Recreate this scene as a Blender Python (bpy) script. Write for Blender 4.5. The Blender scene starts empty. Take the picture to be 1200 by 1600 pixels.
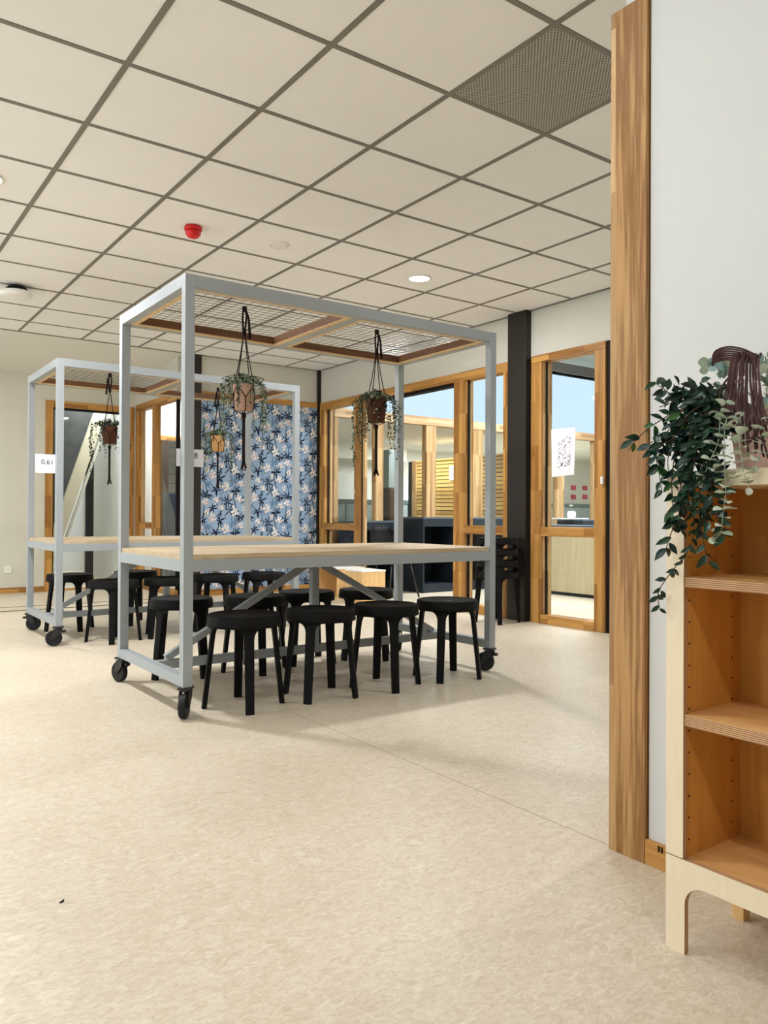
import bpy, math, random
from mathutils import Vector, Matrix

C = bpy.context.scene.collection
S = bpy.context.scene
PI = math.pi

def lin(r, g, b):
    f = lambda c: (c / 255 / 12.92) if c <= 10.3 else ((c / 255 + .055) / 1.055) ** 2.4
    return (f(r), f(g), f(b), 1)

# ------------------------------------------------------------------ camera
YAW, PITCH, ROLL, FPX = -0.625594529, 0.00617272260, 0.00507368110, 1223.15418
EYE = Vector((0, 0, .915))
def _rows():
    c, s = math.cos, math.sin
    f = Vector((-s(YAW) * c(PITCH), c(YAW) * c(PITCH), s(PITCH)))
    r = Vector((c(YAW), s(YAW), 0)); u = r.cross(f)
    return r * c(ROLL) + u * s(ROLL), u * c(ROLL) - r * s(ROLL), f
CR, CU, CF = _rows()
cam = bpy.data.cameras.new('camera')
cam.sensor_fit = 'VERTICAL'; cam.sensor_height = 36; cam.lens = FPX / 1600 * 36
cam.clip_start = .05
co = bpy.data.objects.new('camera', cam); C.objects.link(co)
co.matrix_world = Matrix(((CR.x, CU.x, -CF.x, EYE.x), (CR.y, CU.y, -CF.y, EYE.y), (CR.z, CU.z, -CF.z, EYE.z), (0, 0, 0, 1)))
S.camera = co

# ------------------------------------------------------------------ world, exposure, lights
S.view_settings.view_transform = 'Standard'; S.view_settings.look = 'None'
S.view_settings.gamma = 1; S.view_settings.use_curve_mapping = False
S.view_settings.exposure = -0.13
w = bpy.data.worlds.new('sky'); S.world = w; w.use_nodes = True
wn = w.node_tree.nodes; wl = w.node_tree.links
bg = wn['Background']
tc = wn.new('ShaderNodeTexCoord'); sx = wn.new('ShaderNodeSeparateXYZ'); rp = wn.new('ShaderNodeValToRGB')
wl.new(tc.outputs['Generated'], sx.inputs[0]); wl.new(sx.outputs['Z'], rp.inputs[0]); wl.new(rp.outputs[0], bg.inputs['Color'])
rp.color_ramp.elements[0].color = lin(208, 229, 245); rp.color_ramp.elements[1].color = lin(170, 205, 242)
bg.inputs['Strength'].default_value = 1.35
try: S.cycles.use_denoising = True
except Exception: pass
S.cycles.max_bounces = 10; S.cycles.diffuse_bounces = 6; S.cycles.transparent_max_bounces = 24
S.cycles.sample_clamp_indirect = 6

def area(name, loc, size, power, col=(1, 1, 1), rot=(0, 0, 0), shape='DISK', size_y=None, spread=PI):
    l = bpy.data.lights.new(name, 'AREA'); l.shape = shape; l.size = size
    if size_y: l.size_y = size_y
    l.energy = power; l.color = col; l.spread = spread
    o = bpy.data.objects.new(name, l); C.objects.link(o); o.location = loc; o.rotation_euler = rot
    return o
CEIL = 2.744
WARM = (.985, .99, 1); DAY = (.93, .97, 1)
# daylight by unseen left windows, its lamps tilted up to brighten the ceiling
for y, e in ((1.2, 11), (4.2, 46), (7.0, 46)):
    area('daylight_fill', (-3.52, y, 1.5), 1.9, e, DAY, (0, -PI / 2 - .42, 0), 'RECTANGLE', 2.3)
# unseen fill lamps added to brighten the room beyond the glazed wall and those behind
area('atrium_fill', (8.0, 5.8, 3.50), 3.2, 400, DAY, (0, 0, 0), 'RECTANGLE', 2.6)
area('rear_room_fill', (10.5, 10.6, 2.24), 4.5, 270, (.97, 1, .98), (0, 0, 0), 'RECTANGLE', 1.5)
area('side_room_fill', (4.6, 10.9, 2.66), .9, 60, WARM, (0, 0, 0), 'RECTANGLE', .9)
area('stair_fill', (3.0, 10.45, 3.2), .5, 70, DAY, (0, 0, 0), 'RECTANGLE', .8)
area('stair_fill', (4.0, 12.3, 3.2), 1.2, 190, DAY, (0, 0, 0), 'RECTANGLE', 1.2)

# ------------------------------------------------------------------ mesh helpers
class MB:
    def __init__(s): s.v = []; s.f = []; s.m = []
    def quad_box(s, x0, y0, z0, x1, y1, z1, mi=0):
        b = len(s.v)
        s.v += [(x0, y0, z0), (x1, y0, z0), (x1, y1, z0), (x0, y1, z0), (x0, y0, z1), (x1, y0, z1), (x1, y1, z1), (x0, y1, z1)]
        for f in ((0, 3, 2, 1), (4, 5, 6, 7), (0, 1, 5, 4), (1, 2, 6, 5), (2, 3, 7, 6), (3, 0, 4, 7)):
            s.f.append(tuple(b + i for i in f)); s.m.append(mi)
        return s
    box = quad_box
    def bar(s, a, b, wd, ht, mi=0, up=(0, 0, 1)):
        a = Vector(a); b = Vector(b); d = (b - a).normalized(); upv = Vector(up)
        sd = d.cross(upv)
        if sd.length < 1e-4: sd = d.cross(Vector((1, 0, 0)))
        sd.normalize(); u = sd.cross(d)
        q = len(s.v)
        for p in (a, b):
            for i, j in ((-1, -1), (1, -1), (1, 1), (-1, 1)):
                s.v.append(tuple(p + sd * (i * wd / 2) + u * (j * ht / 2)))
        for f in ((3, 2, 1, 0), (4, 5, 6, 7), (0, 1, 5, 4), (1, 2, 6, 5), (2, 3, 7, 6), (3, 0, 4, 7)):
            s.f.append(tuple(q + i for i in f)); s.m.append(mi)
        return s
    def tube(s, pts, r, n=6, mi=0, r1=None, cap=True):
        pts = [Vector(p) for p in pts]; N = len(pts); q = len(s.v)
        up = Vector((.31, .17, .93)).normalized()
        for k, p in enumerate(pts):
            d = (pts[min(k + 1, N - 1)] - pts[max(k - 1, 0)])
            if d.length < 1e-9: d = Vector((0, 0, 1))
            d.normalize()
            a = d.cross(up)
            if a.length < .05: a = d.cross(Vector((1, 0, 0)))
            a.normalize(); b = d.cross(a); up = b.cross(d) if False else up
            rr = r if r1 is None else r + (r1 - r) * k / max(1, N - 1)
            for i in range(n):
                t = 2 * PI * i / n
                s.v.append(tuple(p + a * (rr * math.cos(t)) + b * (rr * math.sin(t))))
        for k in range(N - 1):
            for i in range(n):
                j = (i + 1) % n
                s.f.append((q + k * n + i, q + k * n + j, q + (k + 1) * n + j, q + (k + 1) * n + i)); s.m.append(mi)
        if cap:
            s.f.append(tuple(q + i for i in range(n))[::-1]); s.m.append(mi)
            s.f.append(tuple(q + (N - 1) * n + i for i in range(n))); s.m.append(mi)
        return s
    def lathe(s, prof, n=24, c=(0, 0, 0), axis='Z', mi=0, cap=True):
        q = len(s.v)
        for (r, z) in prof:
            for i in range(n):
                t = 2 * PI * i / n; x, y = r * math.cos(t), r * math.sin(t)
                p = {'Z': (x, y, z), 'X': (z, x, y), 'Y': (y, z, x)}[axis]
                s.v.append((c[0] + p[0], c[1] + p[1], c[2] + p[2]))
        for k in range(len(prof) - 1):
            for i in range(n):
                j = (i + 1) % n
                s.f.append((q + k * n + i, q + k * n + j, q + (k + 1) * n + j, q + (k + 1) * n + i)); s.m.append(mi)
        if not cap: return s
        if prof[0][0] > 1e-5: s.f.append(tuple(q + i for i in range(n))[::-1]); s.m.append(mi)
        if prof[-1][0] > 1e-5: s.f.append(tuple(q + (len(prof) - 1) * n + i for i in range(n))); s.m.append(mi)
        return s
    def poly(s, pts, mi=0):
        q = len(s.v); s.v += [tuple(p) for p in pts]; s.f.append(tuple(range(q, q + len(pts)))); s.m.append(mi); return s
    def prism(s, pts, off, mi=0):      # planar outline pushed by the vector off
        n = len(pts); q = len(s.v); o = Vector(off)
        s.v += [tuple(p) for p in pts] + [tuple(Vector(p) + o) for p in pts]
        s.f.append(tuple(range(q, q + n))[::-1]); s.m.append(mi)
        s.f.append(tuple(range(q + n, q + 2 * n))); s.m.append(mi)
        for i in range(n):
            j = (i + 1) % n; s.f.append((q + i, q + j, q + n + j, q + n + i)); s.m.append(mi)
        return s

ORG = {}
def org(o):
    return ORG.get(o.name, Vector((0, 0, 0))) if o else Vector((0, 0, 0))
def mk(name, mb, mats, smooth=False, bevel=0, off=None):
    me = bpy.data.meshes.new(name)
    off = off or Vector((0, 0, 0))
    me.from_pydata([(v[0] - off[0], v[1] - off[1], v[2] - off[2]) for v in mb.v], [], mb.f)
    if not isinstance(mats, (list, tuple)): mats = [mats]
    for m in mats: me.materials.append(m)
    me.polygons.foreach_set('material_index', mb.m)
    if smooth: me.polygons.foreach_set('use_smooth', [True] * len(me.polygons))
    me.update()
    o = bpy.data.objects.new(name, me); C.objects.link(o)
    if bevel:
        b = o.modifiers.new('bevel', 'BEVEL'); b.width = bevel; b.segments = 2; b.limit_method = 'ANGLE'
    return o
def part(name, mb, mats, parent, smooth=False, bevel=0, label=None, kind=None):
    o = mk(name, mb, mats, smooth, bevel, org(parent))
    o.parent = parent; ORG[o.name] = org(parent)
    if label: o['label'] = label
    if kind: o['kind'] = kind
    return o
def thing(name, label, cat, loc=(0, 0, 0), group=None):
    o = bpy.data.objects.new(name, None); C.objects.link(o); o.location = loc; o.empty_display_size = .1
    ORG[o.name] = Vector(loc); o['label'] = label; o['category'] = cat
    if group: o['group'] = group
    return o
def single(name, mb, mats, label, cat, group=None, smooth=False, bevel=0):
    o = mk(name, mb, mats, smooth, bevel); o['label'] = label; o['category'] = cat
    if group: o['group'] = group
    return o
def struct(name, mb, mats, smooth=False, bevel=0):
    o = mk(name, mb, mats, smooth, bevel); o['kind'] = 'structure'; return o
def estruct(name, loc=(0, 0, 0)):
    o = bpy.data.objects.new(name, None); C.objects.link(o); o['kind'] = 'structure'; ORG[o.name] = Vector(loc); o.location = loc
    return o
def dup(root, loc=None, rotz=None, label=None, group=None):
    r = root.copy(); C.objects.link(r)
    if loc is not None: r.location = loc
    if rotz is not None: r.rotation_euler = (0, 0, rotz)
    if label: r['label'] = label
    if group: r['group'] = group
    for ch in list(root.children):
        c = ch.copy(); C.objects.link(c); c.parent = r
        for g in ch.children:
            d = g.copy(); C.objects.link(d); d.parent = c
    return r
def ray(px, py): return CR * ((px - 600) / FPX) - CU * ((py - 800) / FPX) + CF
def at_x(px, py, X): d = ray(px, py); return EYE + d * (X / d.x)
def at_y(px, py, Y): d = ray(px, py); return EYE + d * (Y / d.y)

# ------------------------------------------------------------------ materials
def base(name, rough=.5, spec=.5, metal=0):
    m = bpy.data.materials.new(name); m.use_nodes = True
    n = m.node_tree.nodes; b = n['Principled BSDF']
    b.inputs['Roughness'].default_value = rough; b.inputs['Specular IOR Level'].default_value = spec
    b.inputs['Metallic'].default_value = metal
    return m, n, m.node_tree.links, b
def plain(name, rgb, rough=.5, spec=.5, metal=0, var=.04, scale=6, bump=0, bscale=200):
    m, n, l, b = base(name, rough, spec, metal)
    t = n.new('ShaderNodeTexCoord'); no = n.new('ShaderNodeTexNoise'); no.inputs['Scale'].default_value = scale
    no.inputs['Detail'].default_value = 3
    l.new(t.outputs['Object'], no.inputs['Vector'])
    r = n.new('ShaderNodeValToRGB'); c = lin(*rgb)
    r.color_ramp.elements[0].position = .3; r.color_ramp.elements[1].position = .7
    r.color_ramp.elements[0].color = tuple(x * (1 - var) for x in c[:3]) + (1,)
    r.color_ramp.elements[1].color = tuple(min(1, x * (1 + var)) for x in c[:3]) + (1,)
    l.new(no.outputs['Fac'], r.inputs[0]); l.new(r.outputs[0], b.inputs['Base Color'])
    if bump:
        n2 = n.new('ShaderNodeTexNoise'); n2.inputs['Scale'].default_value = bscale; l.new(t.outputs['Object'], n2.inputs['Vector'])
        bp = n.new('ShaderNodeBump'); bp.inputs['Strength'].default_value = bump; bp.inputs['Distance'].default_value = .002
        l.new(n2.outputs['Fac'], bp.inputs['Height']); l.new(bp.outputs[0], b.inputs['Normal'])
    return m
def wood(name, dark, light, axis='Z', scale=1.0, rough=.5, blocks=0, cathedral=0, knots=0, spec=.35, objvar=0, rings=0):
    """grain along axis; blocks > 0 makes finger jointed lamellas, cathedral > 0 flame figure"""
    m, n, l, b = base(name, rough, spec)
    t = n.new('ShaderNodeTexCoord'); mp = n.new('ShaderNodeMapping')
    st = {'X': (1, 14, 14), 'Y': (14, 1, 14), 'Z': (14, 14, 1)}[axis]
    mp.inputs['Scale'].default_value = tuple(s * scale for s in st)
    l.new(t.outputs['Object'], mp.inputs[0])
    no = n.new('ShaderNodeTexNoise'); no.inputs['Scale'].default_value = 2.2; no.inputs['Detail'].default_value = 6
    no.inputs['Distortion'].default_value = 1.2
    l.new(mp.outputs[0], no.inputs['Vector'])
    fac = no.outputs['Fac']
    def mixf(a, b_, f):
        x = n.new('ShaderNodeMix'); x.inputs[0].default_value = f; l.new(a, x.inputs[2]); l.new(b_, x.inputs[3]); return x.outputs[0]
    if cathedral:
        m2 = n.new('ShaderNodeMapping'); st2 = {'X': (.55, 7, 7), 'Y': (7, .55, 7), 'Z': (7, 7, .55)}[axis]
        m2.inputs['Scale'].default_value = st2; l.new(t.outputs['Object'], m2.inputs[0])
        n3 = n.new('ShaderNodeTexNoise'); n3.inputs['Scale'].default_value = 1.6; n3.inputs['Detail'].default_value = 1; n3.inputs['Roughness'].default_value = .3
        l.new(m2.outputs[0], n3.inputs['Vector'])
        mu = n.new('ShaderNodeMath'); mu.operation = 'MULTIPLY'; mu.inputs[1].default_value = 15; l.new(n3.outputs['Fac'], mu.inputs[0])
        pp = n.new('ShaderNodeMath'); pp.operation = 'FRACT'; l.new(mu.outputs[0], pp.inputs[0])
        fac = mixf(fac, pp.outputs[0], cathedral)
    if rings:
        m5 = n.new('ShaderNodeMapping'); m5.inputs['Scale'].default_value = (1, 1, .045); m5.inputs['Location'].default_value = (0, -1.33, -.06); l.new(t.outputs['Object'], m5.inputs[0])
        wv = n.new('ShaderNodeTexWave'); wv.wave_type = 'RINGS'; wv.rings_direction = 'SPHERICAL'; wv.inputs['Scale'].default_value = 24
        wv.inputs['Distortion'].default_value = 9; wv.inputs['Detail'].default_value = 3; wv.inputs['Detail Scale'].default_value = 1.4; wv.inputs['Detail Roughness'].default_value = .6
        l.new(m5.outputs[0], wv.inputs['Vector']); fac = mixf(fac, wv.outputs['Fac'], rings)
    if blocks:
        m4 = n.new('ShaderNodeMapping'); st4 = {'X': (blocks, 22, 22), 'Y': (22, blocks, 22), 'Z': (22, 22, blocks)}[axis]
        m4.inputs['Scale'].default_value = st4; l.new(t.outputs['Object'], m4.inputs[0])
        fl = n.new('ShaderNodeVectorMath'); fl.operation = 'FLOOR'; l.new(m4.outputs[0], fl.inputs[0])
        wn_ = n.new('ShaderNodeTexWhiteNoise'); l.new(fl.outputs[0], wn_.inputs['Vector'])
        fac = mixf(fac, wn_.outputs['Value'], .45)
    if objvar:
        oi = n.new('ShaderNodeObjectInfo'); fac = mixf(fac, oi.outputs['Random'], objvar)
    r = n.new('ShaderNodeValToRGB'); r.color_ramp.elements[0].position = .25; r.color_ramp.elements[1].position = .75
    r.color_ramp.elements[0].color = lin(*dark); r.color_ramp.elements[1].color = lin(*light)
    l.new(fac, r.inputs[0]); col = r.outputs[0]
    if knots:
        vo = n.new('ShaderNodeTexVoronoi'); vo.inputs['Scale'].default_value = knots; l.new(t.outputs['Object'], vo.inputs['Vector'])
        kr = n.new('ShaderNodeValToRGB'); kr.color_ramp.elements[0].position = .03; kr.color_ramp.elements[1].position = .09
        l.new(vo.outputs['Distance'], kr.inputs[0])
        mx = n.new('ShaderNodeMix'); mx.data_type = 'RGBA'; l.new(kr.outputs[0], mx.inputs[0])
        mx.inputs[6].default_value = lin(70, 38, 14); l.new(col, mx.inputs[7]); col = mx.outputs[2]
    l.new(col, b.inputs['Base Color'])
    return m
def glass(name, tint=(252, 254, 254), refl=.05):
    m = bpy.data.materials.new(name); m.use_nodes = True; n = m.node_tree.nodes; l = m.node_tree.links
    n.remove(n['Principled BSDF']); o = n['Material Output']
    tr = n.new('ShaderNodeBsdfTransparent'); tr.inputs[0].default_value = lin(*tint)
    gl = n.new('ShaderNodeBsdfGlossy'); gl.inputs['Roughness'].default_value = .02
    lw = n.new('ShaderNodeLayerWeight'); lw.inputs[0].default_value = .12
    mu = n.new('ShaderNodeMath'); mu.operation = 'MULTIPLY_ADD'; mu.inputs[1].default_value = .3; mu.inputs[2].default_value = refl * .3
    l.new(lw.outputs['Fresnel'], mu.inputs[0])
    mx = n.new('ShaderNodeMixShader'); l.new(mu.outputs[0], mx.inputs[0]); l.new(tr.outputs[0], mx.inputs[1]); l.new(gl.outputs[0], mx.inputs[2])
    l.new(mx.outputs[0], o.inputs['Surface'])
    return m
def emit(name, rgb, s):
    m = bpy.data.materials.new(name); m.use_nodes = True; b = m.node_tree.nodes['Principled BSDF']
    b.inputs['Base Color'].default_value = lin(*rgb); b.inputs['Emission Color'].default_value = lin(*rgb); b.inputs['Emission Strength'].default_value = s
    return m

M = {}
M['wall'] = plain('white_paint', (226, 225, 218), .85, .2, var=.015, scale=2, bump=.15, bscale=300)
M['wall_main'] = plain('pale_grey_white_paint', (208, 207, 197), .85, .2, var=.015, scale=2, bump=.15, bscale=300)
M['wall_near'] = plain('cool_white_paint', (211, 213, 211), .85, .2, var=.015, scale=2, bump=.15, bscale=300)
M['wall_warm'] = plain('off_white_paint', (210, 208, 194), .85, .2, var=.015, scale=2, bump=.15, bscale=300)
M['tile'] = plain('ceiling_tile_white', (240, 239, 237), .9, .1, var=.012, scale=3, bump=.2, bscale=500)
M['tbar'] = plain('grey_grid_bar', (124, 119, 111), .5, .3)
M['steel'] = plain('light_grey_powder_coat', (156, 163, 167), .42, .4, var=.015)
M['black_pl'] = plain('black_plastic', (14, 14, 15), .6, .16, var=.08, bump=.1, bscale=600)
M['black_metal'] = plain('black_castor', (20, 20, 21), .4, .5)
M['rubber'] = plain('black_rubber', (24, 24, 25), .6, .3)
M['column'] = plain('dark_brown_steel', (32, 26, 22), .45, .4)
M['oak_jamb'] = wood('oak_veneer', (140, 98, 52), (188, 147, 95), 'Z', 2.2, .5, rings=.45)
M['frame_z'] = wood('golden_hardwood_upright', (140, 92, 38), (202, 152, 82), 'Z', 1.2, .4, blocks=2.6)
M['frame_x'] = wood('golden_hardwood_cross', (140, 92, 38), (202, 152, 82), 'X', 1.2, .4, blocks=2.6)
M['frame_y'] = wood('golden_hardwood_rail', (140, 92, 38), (202, 152, 82), 'Y', 1.2, .4, blocks=2.6)
M['pframe_z'] = wood('pale_hardwood_upright', (150, 112, 66), (212, 178, 130), 'Z', 1.2, .45, blocks=2.2)
M['pframe_x'] = wood('pale_hardwood_cross', (168, 128, 88), (222, 190, 148), 'X', 1.2, .45, blocks=2.2)
M['slat'] = wood('timber_slat', (172, 130, 62), (226, 190, 118), 'Y', 1.0, .5, objvar=.35, blocks=1.5)
M['tabletop'] = wood('pale_oak_boards', (168, 146, 114), (204, 186, 156), 'X', .7, .45, cathedral=.25)
M['mesh_wood'] = wood('pine_lath', (196, 164, 116), (226, 198, 152), 'X', 1.0, .5)
M['mesh_wood_shade'] = wood('brown_shade_lath', (82, 52, 30), (116, 76, 44), 'X', 1.0, .5)  # dark brown puts the shadow on the frames' inner faces into the colour
M['birch'] = wood('pale_birch_laminate', (226, 208, 176), (238, 224, 196), 'Z', .6, .45)
M['birch_in'] = wood('shaded_amber_birch', (178, 118, 44), (210, 154, 78), 'Z', .5, .5, knots=3.2)  # amber plywood, deepened in colour for the shade inside the shelf
M['birch_shelf'] = wood('birch_plywood_shelf', (204, 154, 92), (230, 186, 124), 'Y', .6, .5)
M['ply_wall'] = wood('plywood_board', (196, 182, 146), (216, 204, 172), 'Z', .4, .6, knots=2.0)
M['box_wood'] = wood('light_plywood', (214, 172, 112), (234, 198, 142), 'Z', .6, .5)
M['laminate'] = plain('white_laminate', (240, 238, 232), .35, .4, var=.01)
M['white'] = plain('white_plastic', (236, 235, 230), .4, .4, var=.01)
M['offwhite_dev'] = plain('cream_plastic', (232, 229, 222), .5, .3, var=.01)
M['red'] = plain('red_plastic', (205, 14, 18), .35, .5, var=.03)
M['red_paper'] = plain('red_paper', (208, 62, 78), .8, .1)
M['paper'] = plain('white_paper', (232, 232, 238), .85, .1, var=.01)
M['ink'] = plain('black_ink', (26, 26, 30), .8, .1)
M['ink2'] = plain('purple_ink', (92, 74, 110), .8, .1)
M['ink3'] = plain('blue_ink', (96, 120, 190), .8, .1)
M['navy'] = plain('charcoal_cabinet', (37, 45, 53), .5, .25, var=.04)
M['navy_in'] = plain('dark_cabinet_inside', (28, 36, 42), .6, .3, var=.04)
M['navy_edge'] = plain('grey_blue_edge', (78, 90, 100), .5, .3)
M['blue_cab'] = plain('dark_blue_board', (50, 64, 86), .6, .3)
M['locker'] = plain('grey_green_locker', (132, 148, 150), .5, .3, var=.02)
M['locker_top'] = plain('dark_locker_top', (84, 98, 100), .5, .3)
M['dark_grey'] = plain('dark_grey_soffit', (74, 76, 76), .35, .5, var=.25, scale=5, bump=.2, bscale=40)
M['steel_dark'] = plain('dark_grey_beam', (82, 80, 80), .5, .3)
M['cream'] = plain('cream_stringer', (214, 206, 182), .6, .3, var=.02)
M['brown_dark'] = plain('dark_brown_panel', (70, 56, 46), .5, .3, var=.06)
M['grey_tile'] = plain('grey_wall_tile', (156, 156, 148), .35, .4, var=.05, scale=3)
M['seam'] = plain('welded_seam', (168, 156, 134), .6, .2)
M['black'] = plain('black_gap', (16, 15, 14), .6, .2)
M['glass'] = glass('clear_glass')
M['lamp'] = emit('lamp_diffuser', (255, 252, 246), 3.0)
M['cord'] = plain('black_cotton_cord', (34, 27, 26), .9, .1, var=.15, scale=80)
M['cord_mauve'] = plain('mauve_suede_cord', (72, 50, 50), .9, .15, var=.3, scale=25)
def vary(m, amt):      # small brightness difference from object to object
    n = m.node_tree.nodes; l = m.node_tree.links; b = n['Principled BSDF']; src = b.inputs['Base Color'].links[0].from_socket
    oi = n.new('ShaderNodeObjectInfo'); mr = n.new('ShaderNodeMapRange'); mr.inputs[3].default_value = 1 - amt; mr.inputs[4].default_value = 1 + amt
    l.new(oi.outputs['Random'], mr.inputs[0]); hs = n.new('ShaderNodeHueSaturation'); l.new(mr.outputs[0], hs.inputs['Value']); l.new(src, hs.inputs['Color']); l.new(hs.outputs[0], b.inputs['Base Color'])
vary(M['cord_mauve'], .35); vary(M['slat'], .08)
M['pot_pink'] = plain('dusty_pink_pot', (188, 152, 132), .8, .2, var=.12, scale=90, bump=.6, bscale=90)
M['pot_backlit'] = plain('backlit_brown_pot', (78, 44, 28), .75, .2, var=.15, scale=60, bump=.4, bscale=90)  # clay darkened in its colour for hanging against the light
M['pot_tan'] = plain('tan_clay_pot', (198, 150, 98), .8, .2, var=.1, scale=70, bump=.4, bscale=90)
M['pot_rose'] = plain('pale_rose_pot', (214, 178, 168), .8, .2, var=.1, scale=50, bump=.4, bscale=60)
M['soil'] = plain('soil', (46, 34, 26), .95, .1, var=.3, scale=60)
M['leaf_sage'] = plain('sage_leaf', (134, 150, 124), .6, .3, var=.3, scale=14)
M['leaf_dusk'] = plain('dark_sage_leaf', (50, 60, 45), .6, .3, var=.35, scale=14)  # sage darkened for the backlit plants, also mixed into the paler ones
M['stem'] = plain('dark_stem', (54, 58, 34), .7, .2)
M['twig'] = plain('brown_twig', (70, 52, 34), .7, .2)
M['euca'] = plain('eucalyptus_leaf', (176, 190, 166), .65, .25, var=.2, scale=30)
M['euca2'] = plain('pale_eucalyptus_leaf', (204, 212, 192), .65, .25, var=.12, scale=30)
M['euca_b'] = plain('blue_eucalyptus_leaf', (150, 178, 172), .65, .25, var=.2, scale=30)
M['vine'] = plain('deep_green_leaf', (22, 60, 38), .34, .5, var=.4, scale=25)
M['vine2'] = plain('bottle_green_leaf', (15, 45, 34), .32, .5, var=.35, scale=25)
M['vine3'] = plain('fresh_green_leaf', (44, 92, 36), .35, .5, var=.3, scale=25)
M['wp_bg'] = plain('wallpaper_blue', (150, 172, 198), .8, .15, var=.10, scale=2.2)
M['wp_navy'] = plain('wallpaper_navy', (24, 38, 62), .8, .15, var=.2, scale=9)
M['wp_mid'] = plain('wallpaper_steel_blue', (92, 124, 158), .8, .15, var=.2, scale=9)
M['wp_white'] = plain('wallpaper_white', (236, 234, 232), .8, .15, var=.05, scale=30)
M['wp_grey'] = plain('wallpaper_grey', (172, 170, 176), .8, .15, var=.1, scale=30)
M['wp_pink'] = plain('wallpaper_blush', (222, 192, 196), .8, .15, var=.1, scale=20)
M['wp_yel'] = plain('wallpaper_straw', (222, 204, 150), .8, .15, var=.1, scale=20)

def ply_edge(name, axis):      # thin plies seen on a sawn edge
    m, n, l, b = base(name, .6, .2)
    t = n.new('ShaderNodeTexCoord'); s = n.new('ShaderNodeSeparateXYZ'); l.new(t.outputs['Object'], s.inputs[0])
    mu = n.new('ShaderNodeMath'); mu.operation = 'MULTIPLY'; mu.inputs[1].default_value = 250; l.new(s.outputs[axis], mu.inputs[0])
    fr = n.new('ShaderNodeMath'); fr.operation = 'FRACT'; l.new(mu.outputs[0], fr.inputs[0])
    r = n.new('ShaderNodeValToRGB'); r.color_ramp.elements[0].color = lin(206, 166, 124); r.color_ramp.elements[1].color = lin(140, 98, 66)
    r.color_ramp.interpolation = 'CONSTANT'; r.color_ramp.elements[1].position = .58
    l.new(fr.outputs[0], r.inputs[0]); l.new(r.outputs[0], b.inputs['Base Color'])
    return m
M['ply_z'] = ply_edge('plywood_edge_flat', 'Z'); M['ply_x'] = ply_edge('plywood_edge_upright', 'X')

def lino():
    m, n, l, b = base('marbled_cream_linoleum', .42, .35)
    t = n.new('ShaderNodeTexCoord')
    mp = n.new('ShaderNodeMapping'); mp.inputs['Rotation'].default_value = (0, 0, .12); mp.inputs['Scale'].default_value = (1.0, 1.7, 1); l.new(t.outputs['Object'], mp.inputs[0])
    a = n.new('ShaderNodeTexNoise'); a.inputs['Scale'].default_value = 24; a.inputs['Detail'].default_value = 8; a.inputs['Roughness'].default_value = .68; a.inputs['Distortion'].default_value = 1.6
    l.new(mp.outputs[0], a.inputs['Vector'])
    c = n.new('ShaderNodeTexNoise'); c.inputs['Scale'].default_value = 1.6; c.inputs['Detail'].default_value = 4; l.new(t.outputs['Object'], c.inputs['Vector'])
    f = n.new('ShaderNodeTexNoise'); f.inputs['Scale'].default_value = 60; f.inputs['Detail'].default_value = 4; f.inputs['Distortion'].default_value = 2; l.new(mp.outputs[0], f.inputs['Vector'])
    r = n.new('ShaderNodeValToRGB'); e = r.color_ramp.elements
    e[0].position = .28; e[0].color = lin(192, 179, 156); e[1].position = .72; e[1].color = lin(227, 219, 203)
    x = e.new(.46); x.color = lin(208, 196, 175); x = e.new(.56); x.color = lin(215, 204, 185)
    l.new(a.outputs['Fac'], r.inputs[0])
    r2 = n.new('ShaderNodeValToRGB'); r2.color_ramp.elements[0].position = .35; r2.color_ramp.elements[1].position = .65
    r2.color_ramp.elements[0].color = (.93, .92, .90, 1); r2.color_ramp.elements[1].color = (1, 1, 1, 1)
    l.new(c.outputs['Fac'], r2.inputs[0])
    mx = n.new('ShaderNodeMix'); mx.data_type = 'RGBA'; mx.blend_type = 'MULTIPLY'; mx.inputs[0].default_value = 1
    l.new(r.outputs[0], mx.inputs[6]); l.new(r2.outputs[0], mx.inputs[7])
    r3 = n.new('ShaderNodeValToRGB'); r3.color_ramp.elements[0].position = .3; r3.color_ramp.elements[1].position = .5
    r3.color_ramp.elements[0].color = (.88, .86, .82, 1); r3.color_ramp.elements[1].color = (1, 1, 1, 1)
    l.new(f.outputs['Fac'], r3.inputs[0])
    m2 = n.new('ShaderNodeMix'); m2.data_type = 'RGBA'; m2.blend_type = 'MULTIPLY'; m2.inputs[0].default_value = 1
    l.new(mx.outputs[2], m2.inputs[6]); l.new(r3.outputs[0], m2.inputs[7]); l.new(m2.outputs[2], b.inputs['Base Color'])
    return m
M['lino'] = lino()
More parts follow.
